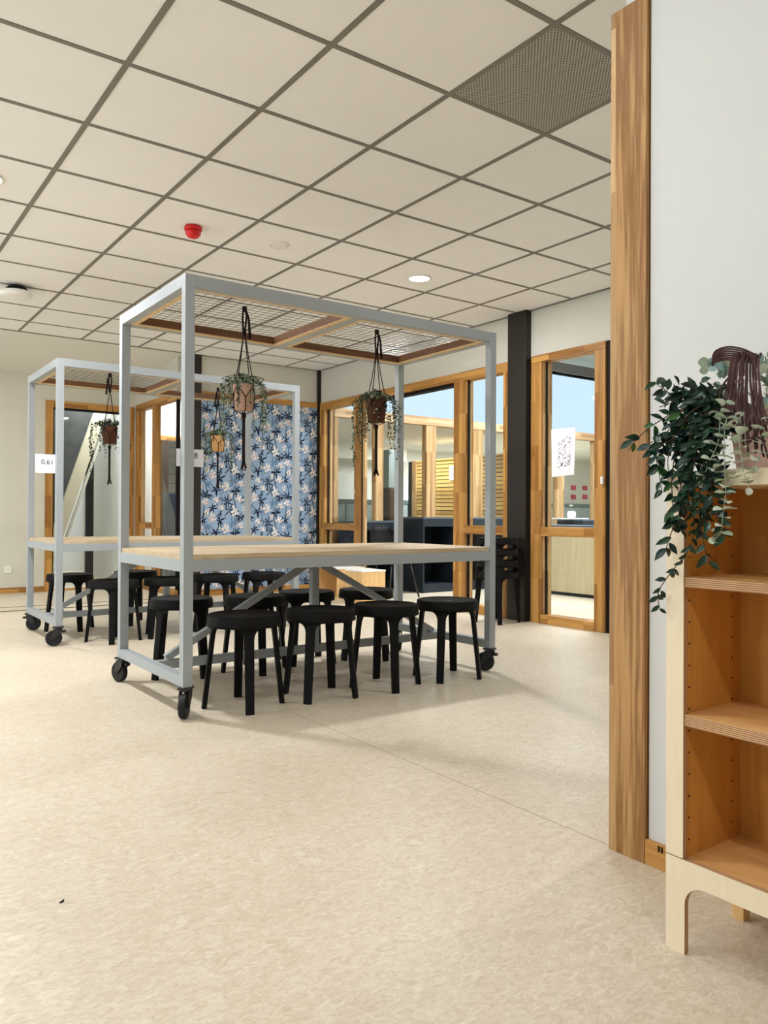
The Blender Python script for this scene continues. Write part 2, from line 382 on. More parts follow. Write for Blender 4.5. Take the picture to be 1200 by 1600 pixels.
def perforated():
    m, n, l, b = base('perforated_grey_metal', .6, .2)
    t = n.new('ShaderNodeTexCoord'); mp = n.new('ShaderNodeMapping'); mp.inputs['Scale'].default_value = (85, 85, 1); mp.inputs['Rotation'].default_value = (0, 0, PI / 4); l.new(t.outputs['Object'], mp.inputs[0])
    fr = n.new('ShaderNodeVectorMath'); fr.operation = 'FRACTION'; l.new(mp.outputs[0], fr.inputs[0])
    sb = n.new('ShaderNodeVectorMath'); sb.operation = 'SUBTRACT'; sb.inputs[1].default_value = (.5, .5, 0); l.new(fr.outputs[0], sb.inputs[0])
    sz = n.new('ShaderNodeVectorMath'); sz.operation = 'MULTIPLY'; sz.inputs[1].default_value = (1, 1, 0); l.new(sb.outputs[0], sz.inputs[0])
    le = n.new('ShaderNodeVectorMath'); le.operation = 'LENGTH'; l.new(sz.outputs[0], le.inputs[0])
    gt = n.new('ShaderNodeMath'); gt.operation = 'GREATER_THAN'; gt.inputs[1].default_value = .36; l.new(le.outputs['Value'], gt.inputs[0])
    mx = n.new('ShaderNodeMix'); mx.data_type = 'RGBA'; l.new(gt.outputs[0], mx.inputs[0])
    mx.inputs[6].default_value = lin(96, 92, 86); mx.inputs[7].default_value = lin(176, 171, 162); l.new(mx.outputs[2], b.inputs['Base Color'])
    return m
M['perf'] = perforated()

# ================================================================== STRUCTURE
FX0, FY0 = -3.5, -3.2
struct('floor', MB().box(FX0 - .2, FY0 - .2, -.1, 16.5, 14.2, 0), M['lino'])
fl = bpy.data.objects['floor']
part('floor_seam', MB().box(1.797, 1.4, -.001, 1.8005, 3.2, .0004), M['seam'], fl)
part('threshold_strip', MB().box(-3.4, 8.085, -.001, 3.42, 8.115, .004), M['brown_dark'], fl)
part('threshold_strip', MB().box(-3.4, 8.44, -.001, 3.42, 8.452, .003), M['brown_dark'], fl)

# suspended ceiling: slab, hanging grid bars and tiles
GX, GY, P = 1.0007, 1.9787, .6
ce = struct('ceiling', MB().box(FX0, FY0, CEIL + .02, 5.25, 8.47, CEIL + .12), M['tile'])
tm = MB().box(-.288, -.288, 0, .288, .288, .014)
tile0 = None
VENT = (2, 0)
def clip_tile(x0, x1, y0, y1):
    return MB().box(x0, y0, CEIL + .003, x1, y1, CEIL + .017)
for i in range(-8, 7):
    for j in range(-9, 11):
        x0 = GX + P * i + .012; x1 = GX + P * (i + 1) - .012; y0 = GY + P * j + .012; y1 = GY + P * (j + 1) - .012
        if (i, j) == VENT: continue
        if x1 < FX0 + .1 or y1 < FY0 + .1: continue
        full = x1 < 5.09 and y1 < 8.44 and x0 > FX0 and y0 > FY0
        seen = i >= -3 and j >= -4
        if full:
            if tile0 is None:
                tile0 = mk('tile', tm, M['tile'], bevel=.002); o = tile0
            else:
                o = tile0.copy(); C.objects.link(o)
            o.location = (GX + P * (i + .5), GY + P * (j + .5), CEIL + .003); o.parent = ce
        else:
            part('tile', clip_tile(max(x0, FX0 + .01), min(x1, 5.09), max(y0, FY0 + .01), min(y1, 8.44)), M['tile'], ce)
for i in range(-7, 7):
    x = GX + P * i
    part('grid_bar', MB().box(x - .012, FY0, CEIL, x + .012, 8.45, CEIL + .02), M['tbar'], ce)
for j in range(-8, 11):
    y = GY + P * j
    part('grid_bar', MB().box(FX0, y - .012, CEIL + .0005, 5.1, y + .012, CEIL + .019), M['tbar'], ce)
part('edge_trim', MB().box(5.076, FY0, CEIL - .004, 5.1, 8.45, CEIL + .02), M['tbar'], ce)
part('edge_trim', MB().box(FX0, 8.432, CEIL - .004, 5.1, 8.452, CEIL + .019), M['tbar'], ce)
# smooth strip of ceiling over the recess at the back
struct('ceiling_recess', MB().prism([(FX0, 8.45, CEIL), (FX0, 10.06, 2.596), (FX0, 10.06, 2.72), (FX0, 8.45, 2.86)][::-1], (3.3 - FX0 + .14, 0, 0)), M['wall'])

# back wall with the wallpaper, right of the recess
WPX0, WPX1, WY = 3.52, 5.06, 8.45
wb = struct('wall_back', MB().box(3.44, WY, 0, 5.25, WY + .14, CEIL + .05), M['wall_main'])
part('top_rail', MB().box(WPX0, WY - .016, 2.272, WPX1, WY, 2.336), M['frame_x'], wb)
part('bottom_rail', MB().box(WPX0, WY - .016, 0, WPX1, WY, .075), M['frame_x'], wb)

def wallpaper():
    rnd = random.Random(11)
    b = MB()
    z0, z1 = .075, 2.272
    b.poly([(WPX0, WY - .002, z0), (WPX1, WY - .002, z0), (WPX1, WY - .002, z1), (WPX0, WY - .002, z1)], 0)
    CW, CH = .53, .49
    motifs = []
    def lance(x, z, a, L, W, mi, lay, bend=0):
        pts = []
        ca, sa = math.cos(a), math.sin(a)
        prof = ((0, .12), (.3, .9), (.6, .85), (1, 0))
        top = []; bot = []
        for t, wv in prof:
            cx = t * L; cz = bend * t * t * L
            top.append((cx, cz + wv * W / 2)); bot.append((cx, cz - wv * W / 2))
        for (u, v) in bot + top[:-1][::-1]:
            pts.append((x + u * ca - v * sa, z + u * sa + v * ca))
        motifs.append((pts, mi, lay))
    def disc(x, z, r, mi, lay, n=9, wob=.18):
        motifs.append(([(x + r * (1 + rnd.uniform(-wob, wob)) * math.cos(2 * PI * k / n), z + r * (1 + rnd.uniform(-wob, wob)) * math.sin(2 * PI * k / n)) for k in range(n)], mi, lay))
    def stem(p, wd, mi, lay):
        for (x0, y0), (x1, y1) in zip(p, p[1:]):
            dx, dy = x1 - x0, y1 - y0; L = math.hypot(dx, dy) or 1; nx, ny = -dy / L * wd / 2, dx / L * wd / 2
            motifs.append(([(x0 + nx, y0 + ny), (x0 - nx, y0 - ny), (x1 - nx, y1 - ny), (x1 + nx, y1 + ny)], mi, lay))
    # main stems running upward
    for sxp, ph in ((.06, 0), (.25, 1.7), (.43, 3.1)):
        stem([(sxp + .022 * math.sin(ph + 6.28 * k / 10), CH * k / 10) for k in range(11)], .009, 1 if sxp != .25 else 2, 1)
    # arching side branches
    for (x, z, a, L) in ((.06, .12, .9, .16), (.25, .26, 2.2, .15), (.43, .02, 1.0, .15), (.44, .30, 2.3, .16), (.05, .36, .7, .14), (.24, .05, .6, .13)):
        stem([(x + L * t / 6 * math.cos(a - .12 * t), z + L * t / 6 * math.sin(a - .12 * t)) for t in range(7)], .0065, 1, 1)
    # radiating leaf rosettes
    for (cx, cz, n, L, mi) in ((.07, .10, 8, .105, 1), (.24, .30, 9, .11, 1), (.44, .15, 8, .105, 1), (.36, .42, 7, .10, 1), (.15, .44, 7, .09, 1), (.33, .03, 7, .09, 1), (.49, .34, 7, .095, 1), (.02, .30, 7, .09, 1), (.19, .16, 7, .08, 1), (.40, .27, 6, .075, 2), (.10, .22, 6, .06, 2), (.29, .17, 6, .07, 2)):
        a0 = rnd.uniform(0, 6.28)
        for k in range(n):
            lance(cx, cz, a0 + 2 * PI * k / n + rnd.uniform(-.3, .3), L * rnd.uniform(.6, 1.12), .0165 * rnd.uniform(.8, 1.25), mi, 2, rnd.uniform(-.4, .4))
    for k in range(18):
        x, z = rnd.uniform(0, CW), rnd.uniform(0, CH)
        lance(x, z, rnd.uniform(0, 6.28), rnd.uniform(.05, .09), .013, rnd.choice((1, 1, 2)), 2, rnd.uniform(-.5, .5))
    # blossoms in loose heads
    for (cx, cz, n, r) in ((.15, .33, 8, .018), (.32, .20, 8, .018), (.48, .06, 7, .017), (.06, .02, 7, .016), (.43, .40, 8, .018), (.26, .45, 6, .015), (.20, .05, 6, .015), (.50, .24, 6, .016), (.09, .40, 5, .014), (.38, .10, 4, .014), (.01, .20, 4, .014)):
        for k in range(n):
            a = 2.4 * k; d = r * .95 * math.sqrt(k + .3)
            px_, pz_ = cx + d * math.cos(a), cz + d * math.sin(a)
            disc(px_, pz_, r * 1.05, 4, 3)
            disc(px_ + .001, pz_ + .003, r * rnd.uniform(.6, .9), rnd.choice((3, 3, 3, 5)), 4)
            if k % 2: disc(px_, pz_, r * .28, rnd.choice((4, 2, 6)), 6, 6)
    for k in range(9):
        disc(rnd.uniform(0, CW), rnd.uniform(0, CH), rnd.uniform(.008, .015), rnd.choice((5, 6, 3, 4)), 5, 7)
    def clip(pts):
        for ax, lo, s in ((0, WPX0, 1), (0, WPX1, -1), (1, z0, 1), (1, z1, -1)):
            out = []
            for (p, q) in zip(pts, pts[1:] + pts[:1]):
                ip, iq = (p[ax] - lo) * s >= 0, (q[ax] - lo) * s >= 0
                if ip: out.append(p)
                if ip != iq:
                    t = (lo - p[ax]) / (q[ax] - p[ax]); out.append((p[0] + t * (q[0] - p[0]), p[1] + t * (q[1] - p[1])))
            pts = out
            if len(pts) < 3: return None
        return pts
    for ci in range(-1, 4):
        for cj in range(-1, 6):
            for k, (pts, mi, lay) in enumerate(motifs):
                q = clip([(WPX0 + ci * CW + x + .0, z0 + cj * CH + z + (.24 if ci % 2 else 0)) for x, z in pts])
                if q: b.poly([(x, WY - .002 - lay * .00035 - (k % 7) * .00003, z) for x, z in q], mi)
    return part('wallpaper', b, [M['wp_bg'], M['wp_navy'], M['wp_mid'], M['wp_white'], M['wp_grey'], M['wp_pink'], M['wp_yel']], wb, label='light blue wallpaper with navy leaves and white blossoms')
wallpaper()

# dark steel columns
for nm, (x0, x1, y0, y1) in dict(c0=(3.425, 3.52, 8.425, 8.6), c1=(5.055, 5.14, 8.42, 8.55), c2=(5.035, 5.25, 4.85, 5.075)).items():
    struct('column', MB().box(x0, y0, 0, x1, y1, CEIL + .02), M['column'], bevel=.002)

# ---- right wall: white band, glazed timber frames
XF, XB = 5.07, 5.19            # frame faces
struct('wall_right', MB().box(5.1, FY0, 2.325, 5.25, 8.45, CEIL + .1).box(5.1, FY0, 0, 5.25, 3.96, 2.325), M['wall_main'])
def stile(parent, y0, y1, z0, z1, xa=XF, xb=XB, mat='frame_z', name='stile'):
    return part(name, MB().box(xa, y0, z0, xb, y1, z1), M[mat], parent, bevel=.002)
def rail(parent, y0, y1, z0, z1, xa=XF, xb=XB, mat='frame_y', name='rail'):
    return part(name, MB().box(xa, y0, z0, xb, y1, z1), M[mat], parent, bevel=.002)
def pane(parent, y0, y1, z0, z1, x=5.14):
    return part('pane', MB().box(x - .004, y0, z0, x + .004, y1, z1), M['glass'], parent)
TOPZ = 2.33
HB = 2.245
# window_1: fixed light beside the doorway
w1 = estruct('window_1')
rail(w1, 7.47, 8.40, HB, TOPZ)
stile(w1, 8.29, 8.40, 0, HB); stile(w1, 7.47, 7.62, 0, HB, XF, 5.115)
rail(w1, 7.62, 8.29, .755, .835); rail(w1, 7.62, 8.29, 0, .08)
for (y0, y1, z0, z1) in ((7.62, 8.29, .835, HB), (7.62, 8.29, .08, .755)):
    pane(w1, y0, y1, z0, z1)
    part('glazing_bead', MB().box(5.148, y1 - .02, z0, 5.18, y1, z1), M['pframe_z'], w1)
    part('glazing_bead', MB().box(5.12, y1 - .012, z0, 5.135, y1, z1), M['black'], w1)
# door_1: the open doorway between window_1 and window_2
d1 = estruct('door_1')
rail(d1, 5.853, 7.47, HB, TOPZ, name='door_head')
rail(d1, 5.87, 7.45, HB - .03, HB, 5.1, 5.18, 'frame_y', 'door_stop').data.materials[0] = M['black']
stile(d1, 7.455, 7.47, 0, HB, 5.072, 5.10, name='door_stop').data.materials[0] = M['black']
stile(d1, 7.415, 7.455, 0, HB, 5.08, 5.115, 'pframe_z', name='door_jamb')
# window_2: two lights between doorway and column
w2 = estruct('window_2')
rail(w2, 5.08, 5.853, HB, TOPZ)
stile(w2, 5.70, 5.853, 0, HB); stile(w2, 5.08, 5.165, 0, HB)
rail(w2, 5.165, 5.70, .755, .835); rail(w2, 5.165, 5.70, 0, .075)
for (y0, y1, z0, z1) in ((5.165, 5.70, .835, HB), (5.165, 5.70, .075, .755)):
    pane(w2, y0, y1, z0, z1)
    part('glazing_bead', MB().box(5.118, y1 - .014, z0, 5.135, y1, z1), M['black'], w2)
    part('glazing_bead', MB().box(5.146, y1 - .008, z0, 5.17, y1, z1), M['pframe_z'], w2)
# door_2: glazed leaf with the poster
d2 = estruct('door_2')
rail(d2, 4.02, 4.82, 2.27, TOPZ, name='door_head')
stile(d2, 4.70, 4.82, 0, 2.27); stile(d2, 4.02, 4.125, 0, 2.27)
rail(d2, 4.125, 4.70, .755, .835); rail(d2, 4.125, 4.70, 0, .075)
for (y0, y1, z0, z1) in ((4.125, 4.70, .835, 2.27), (4.125, 4.70, .075, .755)):
    pane(d2, y0, y1, z0, z1)
    part('glazing_bead', MB().box(5.095, y1 - .006, z0, 5.12, y1, z1), M['pframe_z'], d2)
    part('glazing_bead', MB().box(5.12, y1 - .012, z0, 5.135, y1, z1), M['black'], d2)
    part('glazing_bead', MB().box(5.146, y1 - .02, z0, 5.185, y1, z1), M['pframe_z'], d2)
part('door_gap', MB().box(5.09, 3.975, 0, 5.19, 4.02, TOPZ), M['black'], d2)
part('latch', MB().box(5.05, 4.028, 1.185, 5.07, 4.05, 1.245), M['white'], d2, bevel=.003)
part('latch', MB().box(5.052, 7.60, 1.18, 5.07, 7.62, 1.24), M['white'], w1, bevel=.003)

# ---- near wall on the right with the oak jamb
NX = 1.79
struct('wall_near', MB().box(NX, FY0, 0, 2.05, 1.272, CEIL + .02).box(NX + .012, 1.272, 0, 2.03, 1.36, CEIL + .02), M['wall_near'])
tr = struct('trim_1', MB().box(NX - .012, 1.277, 0, NX + .02, 1.378, 2.315), M['oak_jamb'], bevel=.0015)
part('jamb_lining', MB().box(NX - .010, 1.3785, 0, 2.05, 1.394, 2.315), M['pframe_z'], tr)
bbn = struct('baseboard_near', MB().box(NX - .011, FY0, 0, NX + .005, 1.277, .066), M['frame_y'], bevel=.002)
for k in (0, 1):
    part('clip', MB().box(NX - .0125, 1.222 + k * .009, .047, NX - .011, 1.227 + k * .009, .062), M['black'], bbn)

# ---- unseen sides of the room: rear wall and window wall
struct('wall_rear', MB().box(FX0, FY0 - .15, 0, 5.25, FY0, CEIL + .1), M['wall'])
wlft = MB()
for (y0, y1) in ((FY0, .05), (2.35, 3.05), (5.35, 5.85), (8.15, 10.2)): wlft.box(FX0 - .15, y0, 0, FX0, y1, CEIL + .1)
wlft.box(FX0 - .15, FY0, 0, FX0, 10.2, .55).box(FX0 - .15, FY0, 2.55, FX0, 10.2, CEIL + .1)
struct('wall_left', wlft, M['wall'])

# ---- recess at the back left: far wall, door opening, stair beyond
FY = 10.0
struct('wall_far', MB().box(FX0, FY, 0, 2.20, FY + .12, 2.7).box(2.20, FY, 2.30, 3.36, FY + .12, 2.7).box(3.26, FY, 0, 3.36, FY + .12, 2.3), M['wall_warm'])
struct('baseboard_far', MB().box(FX0, FY - .014, 0, 2.20, FY, .062), M['frame_x'], bevel=.002)
d3 = estruct('door_3')
part('stile', MB().box(2.20, FY - .02, 0, 2.285, FY + .12, 2.30), M['frame_z'], d3, bevel=.002)
part('stile', MB().box(3.17, FY - .02, 0, 3.26, FY + .12, 2.30), M['frame_z'], d3, bevel=.002)
part('door_head', MB().box(2.285, FY - .02, 2.222, 3.17, FY + .12, 2.30), M['frame_x'], d3, bevel=.002)
part('door_stop', MB().box(2.285, FY + .02, 0, 2.305, FY + .10, 2.222), M['black'], d3)
part('door_stop', MB().box(2.305, FY + .02, 2.202, 3.17, FY + .10, 2.222), M['black'], d3)
part('sill', MB().box(2.285, FY - .01, 0, 3.17, FY + .10, .02), M['frame_x'], d3)
part('pane', MB().box(2.305, FY + .056, .02, 3.17, FY + .064, 2.202), M['glass'], d3)
struct('wall_stair', MB().box(1.2, 13.4, 0, 5.3, 13.5, 4.6).box(1.2, 10.12, 0, 1.3, 13.4, 4.6), M['wall'])
struct('ceiling_stair', MB().box(1.2, 10.12, 3.3, 3.30, 13.4, 3.4), M['wall'])
# stair: the cream stringer and its dark soffit rise to the right behind the glass
st = thing('staircase', 'staircase with cream stringer and dark grey underside seen through the far glass door', 'staircase', (2.5, 11, 0))
SY = 10.75
def sp(px, py): v = at_y(px, py, SY); return (v.x, SY, v.z)
part('stringer', MB().prism([sp(60, 893), sp(149, 640), sp(149 + 12, 606), sp(168 + 12, 606), sp(168, 640), sp(80, 893)], (0, .06, 0)), M['cream'], st)
part('soffit_panel', MB().prism([(1.35, SY + .06, 0.3), (1.35, SY + .06, 3.25), tuple(Vector(sp(161, 606)) + Vector((0, .06, 0))), tuple(Vector(sp(149, 640)) + Vector((0, .06, 0))), tuple(Vector(sp(60, 893)) + Vector((0, .06, 0)))], (0, .05, 0)), M['dark_grey'], st)
part('trim_strip', MB().prism([sp(84, 893), sp(172, 640), sp(184, 606), sp(188, 606), sp(176, 640), sp(88, 893)], (0, .05, 0)), M['wall_warm'], st)
a0 = at_y(136, 700, 10.9); a1 = at_y(147, 700, 10.9)
zt0 = at_y(136, 702, 10.9).z; zt1 = at_y(147, 687, 10.9).z
single('steel_post', MB().prism([(a0.x, 10.9, 0), (a1.x, 10.9, 0), (a1.x, 10.9, zt1), (a0.x, 10.9, zt0)], (0, .08, 0)), M['black'],
       'black steel post with slanted top beside the staircase behind the far glass door', 'post')

# ---- glazed partition on the right of the recess
PX = 3.30
w3 = estruct('window_3')
part('rail', MB().box(PX - .02, 8.6, 2.24, PX + .06, 9.97, 2.325), M['frame_y'], w3, bevel=.002)
part('stile', MB().box(PX - .02, 9.84, 0, PX + .04, 9.97, 2.24), M['frame_z'], w3, bevel=.002)
part('stile', MB().box(PX + .0, 9.76, 0, PX + .035, 9.81, 2.24), M['pframe_z'], w3, bevel=.002)
part('stile', MB().box(PX - .02, 9.20, 0, PX + .03, 9.36, 2.24), M['frame_z'], w3, bevel=.002)
part('stile', MB().box(PX - .0, 9.36, 0, PX + .03, 9.42, 2.24), M['pframe_z'], w3, bevel=.002)
part('rail', MB().box(PX - .01, 9.42, .755, PX + .035, 9.84, .835), M['frame_y'], w3, bevel=.002)
part('rail', MB().box(PX - .01, 8.6, 0, PX + .04, 9.84, .07), M['frame_y'], w3, bevel=.002)
part('pane', MB().box(PX + .012, 9.42, .835, PX + .018, 9.76, 2.24), M['glass'], w3)
part('pane', MB().box(PX + .012, 9.42, .07, PX + .018, 9.76, .755), M['glass'], w3)
part('pane', MB().box(PX + .012, 8.63, .07, PX + .018, 9.20, 2.24), M['glass'], w3)
part('stile', MB().box(PX - .0, 8.60, .07, PX + .04, 8.63, 2.24), M['black'], w3)
struct('wall_recess', MB().box(PX, 8.59, 2.325, PX + .13, 10.0, 2.86), M['wall_main'])

# side room behind the wallpaper wall
struct('wall_side_room', MB().box(3.36, 11.5, 0, 4.16, 11.6, 2.8).box(4.16, 11.5, 2.05, 5.45, 11.6, 2.8).box(5.3, 8.6, 0, 5.4, 12.6, 2.8)
       .box(3.30, 10.12, 0, 3.40, 12.5, 3.3), M['wall'])
cs = struct('ceiling_side_room', MB().box(3.43, 8.59, 2.70, 5.3, 12.6, 2.80), M['tile'])
for y in (9.1, 9.7, 10.3, 10.9): part('grid_bar', MB().box(3.43, y, 2.694, 5.3, y + .024, 2.70), M['tbar'], cs)
for x in (3.9, 4.5, 5.1): part('grid_bar', MB().box(x, 8.6, 2.695, x + .024, 11.5, 2.70), M['tbar'], cs)
d4 = estruct('door_4')
part('door_head', MB().box(4.1, 11.47, 2.05, 5.3, 11.5, 2.12), M['frame_x'], d4)
part('stile', MB().box(4.16, 11.46, 0, 4.27, 11.52, 2.05), M['brown_dark'], d4)
tb = struct('wall_tiled', MB().box(3.9, 12.5, 0, 5.4, 12.6, 2.4), M['black'])
for r_ in range(15):
    for c_ in range(8):
        part('tile', MB().box(4.2 + c_ * .15, 12.49, .1 + r_ * .15, 4.344 + c_ * .15, 12.5, .244 + r_ * .15), M['grey_tile'], tb)
single('display_board', MB().box(4.05, 11.0, .02, 4.28, 11.05, 1.24).box(4.02, 10.99, 0, 4.31, 11.06, .03), M['blue_cab'],
       'tall dark blue board standing in the side room behind the partition', 'board', bevel=.003)

# ================================================================== room beyond the right wall
struct('wall_atrium', MB().box(5.25, 2.6, 0, 12.1, 2.7, 3.7).box(12.0, 2.7, 0, 12.1, 8.45, 3.7).box(5.12, 2.6, CEIL + .1, 5.25, 8.6, 3.7), M['wall'])
atc = MB()      # ceiling with an added rooflight opening to let sky light in
atc.box(5.12, 2.6, 3.56, 6.3, 9.2, 3.7).box(9.7, 2.6, 3.56, 12.1, 9.2, 3.7).box(6.3, 2.6, 3.56, 9.7, 4.3, 3.7).box(6.3, 7.2, 3.56, 9.7, 9.2, 3.7)
struct('ceiling_atrium', atc, M['wall_warm'])
struct('beam', MB().box(5.25, 8.36, 3.2, 12.1, 8.50, 3.36).box(5.25, 8.32, 3.2, 12.1, 8.54, 3.215), M['steel_dark'])
w5 = estruct('window_5')       # glazed timber partition opposite, sky over it
part('rail', MB().box(5.3, 8.41, 2.185, 12.1, 8.53, 2.30), M['pframe_x'], w5, bevel=.002)
for (x0, x1) in ((5.3, 5.36), (5.95, 6.07), (6.80, 6.975), (7.64, 7.855), (8.55, 8.72), (9.46, 9.62), (10.36, 10.50), (11.3, 11.45)):
    part('stile', MB().box(x0, 8.42, .08, x1, 8.52, 2.185), M['pframe_z'], w5, bevel=.002)
part('rail', MB().box(5.3, 8.42, .775, 6.8, 8.52, .845), M['pframe_x'], w5, bevel=.002)
part('rail', MB().box(5.3, 8.42, 0, 12.1, 8.52, .08), M['pframe_x'], w5, bevel=.002)
part('pane', MB().box(5.3, 8.468, .08, 12.1, 8.474, 2.185), M['glass'], w5)
part('pane', MB().box(5.3, 8.44, 2.30, 12.1, 8.446, 3.2), M['glass'], w5)
# low wing behind it
struct('wall_rear_room', MB().box(5.4, 12.6, 0, 16.2, 12.7, 2.5).box(16.1, 8.5, 0, 16.2, 12.7, 2.5).box(12.1, 8.42, 0, 16.2, 8.52, 2.5), M['wall'])
struct('ceiling_rear_room', MB().box(5.4, 8.53, 2.27, 16.2, 12.7, 2.30), M['wall'])
struct('trim_2', MB().box(5.4, 12.0, 1.98, 9.2, 12.6, 2.27), M['wall'])

# slatted timber screen
sc_ = thing('slat_screen', 'tall screen of horizontal honey coloured slats in the room behind the glazing', 'screen', (9.0, 10.2, 0))
part('backing', MB().box(9.045, 8.75, 0, 9.07, 11.45, 1.94), M['brown_dark'], sc_)
part('end_post', MB().box(8.99, 11.45, 0, 9.07, 11.56, 1.96), M['pframe_z'], sc_)
part('end_post', MB().box(9.0, 11.56, 0, 9.07, 11.68, 1.95), M['black'], sc_)
part('cap_rail', MB().box(8.99, 8.75, 1.925, 9.07, 11.45, 1.955), M['slat'], sc_)
slm = MB().box(-.012, -1.35, -.028, .012, 1.35, .028)
s0 = None
for k in range(28):
    z = .04 + k * .0685
    if s0 is None: s0 = mk('slat', slm, M['slat'], bevel=.003); o = s0
    else: o = s0.copy(); C.objects.link(o)
    o.parent = sc_; o.location = (9.022 - 9.0 + (.004 if k % 3 else 0), 10.1 - 10.2, z)
na = at_x(702, 728, 8.994); nz = at_x(713, 750, 8.994)
nt = thing('notice', 'white notice sheet pinned on the slat screen', 'paper', (8.996, (na.y + nz.y) / 2, (na.z + nz.z) / 2))
part('sheet', MB().box(8.996, nz.y - .06, nz.z, 9.0, na.y, na.z), M['paper'], nt)
nk = MB()
for k in range(9):
    y = na.y - .07 - .02 * (k % 3) - .03; z = nz.z + .05 + .022 * k
    nk.box(8.9945, y - .03, z, 8.9965, y + .02 + .012 * (k % 2), z + .010)
part('drawing', nk, M['ink3'], nt, kind='stuff')

# row of grey lockers along the rear wall
lk0 = None
ORD = 'first second third fourth fifth sixth seventh eighth ninth tenth eleventh twelfth thirteenth'.split()
for k in range(13):
    x = 6.0 + k * .72
    if lk0 is None:
        lk0 = thing('locker', 'low grey locker along the rear wall, first from the left end', 'locker', (x, 12.2, 0), 'grey lockers along the rear wall')
        part('body', MB().box(x - .35, 12.0, .03, x + .35, 12.58, 1.16), M['locker'], lk0, bevel=.004)
        part('top', MB().box(x - .36, 11.98, 1.16, x + .36, 12.58, 1.235), M['locker_top'], lk0, bevel=.004)
        for sgn in (-1, 1):
            dd = part('door', MB().box(x + (-.335 if sgn < 0 else .008), 11.985, .08, x + (-.008 if sgn < 0 else .335), 12.0, 1.13), M['locker'], lk0, bevel=.003)
        part('label', MB().box(x - .06, 11.975, 1.175, x + .06, 11.98, 1.215), M['white'], lk0)
    else:
        dup(lk0, (x, 12.2, 0), label='low grey locker along the rear wall, %s from the left end' % ORD[k])
# red paper cards on the rear wall
for k, (px, py) in enumerate(((896, 762), (914, 762.5), (896, 776.5), (914, 776.5))):
    v = at_y(px, py, 12.59)
    single('red_card', MB().box(v.x - .085, 12.585, v.z - .055, v.x + .085, 12.6, v.z + .055), M['red_paper'],
           ('upper', 'lower')[k // 2] + (' left', ' right')[k % 2] + ' red paper card of the four on the white rear wall', 'card', 'red cards on the rear wall')
# dark tall cupboard by the rear partition
tc_ = thing('tall_cupboard', 'tall dark brown cupboard with pale upper part behind the glazing', 'cupboard', (8.23, 11.3, 0))
part('body', MB().box(8.12, 11.1, 0, 8.33, 11.5, 1.42), M['brown_dark'], tc_, bevel=.003)
part('upper_body', MB().box(8.12, 11.1, 1.43, 8.33, 11.5, 2.1), M['locker'], tc_, bevel=.003)
part('door', MB().box(8.14, 11.085, .06, 8.31, 11.1, 1.40), M['brown_dark'], tc_, bevel=.003)

# charcoal open cabinets
def open_cabinet(x0, x1, y0, y1, zt, label, bays=1, shelves=1, front='y'):
    c = thing('cabinet', label, 'cabinet', ((x0 + x1) / 2, (y0 + y1) / 2, 0))
    t = .022
    part('side_panel', MB().box(x0, y0, 0, x0 + t, y1, zt), M['navy'], c, bevel=.002)
    part('side_panel', MB().box(x1 - t, y0, 0, x1, y1, zt), M['navy'], c, bevel=.002)
    part('top', MB().box(x0, y0 - .004, zt, x1, y1, zt + .024), M['navy_edge'], c, bevel=.002)
    part('bottom', MB().box(x0 + t, y0 + .01, 0, x1 - t, y1 - .012, .10), M['navy'], c, bevel=.002)
    part('back_panel', MB().box(x0 + t, y1 - .012, 0, x1 - t, y1, zt), M['navy_in'], c)
    for k in range(shelves):
        z = .1 + (zt - .1) * (k + 1) / (shelves + 1)
        part('shelf', MB().box(x0 + t, y0 + .003, z - .011, x1 - t, y1 - .012, z + .011), M['navy_edge'], c)
    for k in range(1, bays):
        x = x0 + (x1 - x0) * k / bays
        part('divider', MB().box(x - .011, y0 + .004, .1, x + .011, y1 - .012, zt), M['navy'], c)
    part('top_rail', MB().box(x0 + t, y0, zt - .09, x1 - t, y0 + .02, zt), M['navy'], c)
    return c
open_cabinet(5.885, 7.55, 7.34, 7.86, .89, 'charcoal open shelf cabinet standing inside the open doorway', 3, 1)
open_cabinet(5.32, 6.55, 7.98, 8.36, .84, 'charcoal low cabinet behind the tall fixed window near the corner', 2, 1)
# island with plywood back
isl = thing('island_cabinet', 'charcoal cabinet with plain plywood back panel behind the glazed door', 'cabinet', (7.6, 5.9, 0))
part('back_panel', MB().box(7.12, 4.9, .04, 7.14, 6.55, .80), M['ply_wall'], isl)
part('body', MB().box(7.14, 4.92, .0, 7.7, 6.53, .78), M['navy'], isl, bevel=.003)
part('upper_shelf', MB().box(7.13, 4.9, .80, 7.7, 6.55, .825), M['navy_edge'], isl)
open_cabinet(8.25, 9.9, 6.9, 7.35, .87, 'charcoal open cabinet carrying a white lamp behind the glazed door', 3, 1)
part('sticker', MB().box(7.1165, 6.40, .735, 7.12, 6.50, .765), M['paper'], isl)
lv = at_y(893, 806, 7.12)
wl_ = thing('desk_lamp', 'small white lamp lying on the charcoal cabinet behind the glazed door', 'lamp', (lv.x, 7.12, .894))
part('base', MB().box(lv.x - .30, 7.04, .894, lv.x + .26, 7.2, .912), M['white'], wl_, bevel=.004)
part('shade', MB().lathe([(.0, .0), (.05, .01), (.062, .05), (.05, .095), (0, .105)], 18, (lv.x, 7.12, .905)), M['white'], wl_, smooth=True)
single('storage_tray', MB().box(7.16, 6.78, .825, 7.45, 7.12, .84).box(7.16, 6.78, .84, 7.172, 7.12, .885).box(7.438, 6.78, .84, 7.45, 7.12, .885)
       .box(7.172, 6.78, .84, 7.438, 6.792, .885).box(7.172, 7.108, .84, 7.438, 7.12, .885), M['white'], 'white open tray seen low through the glazing next to the dark column', 'tray')
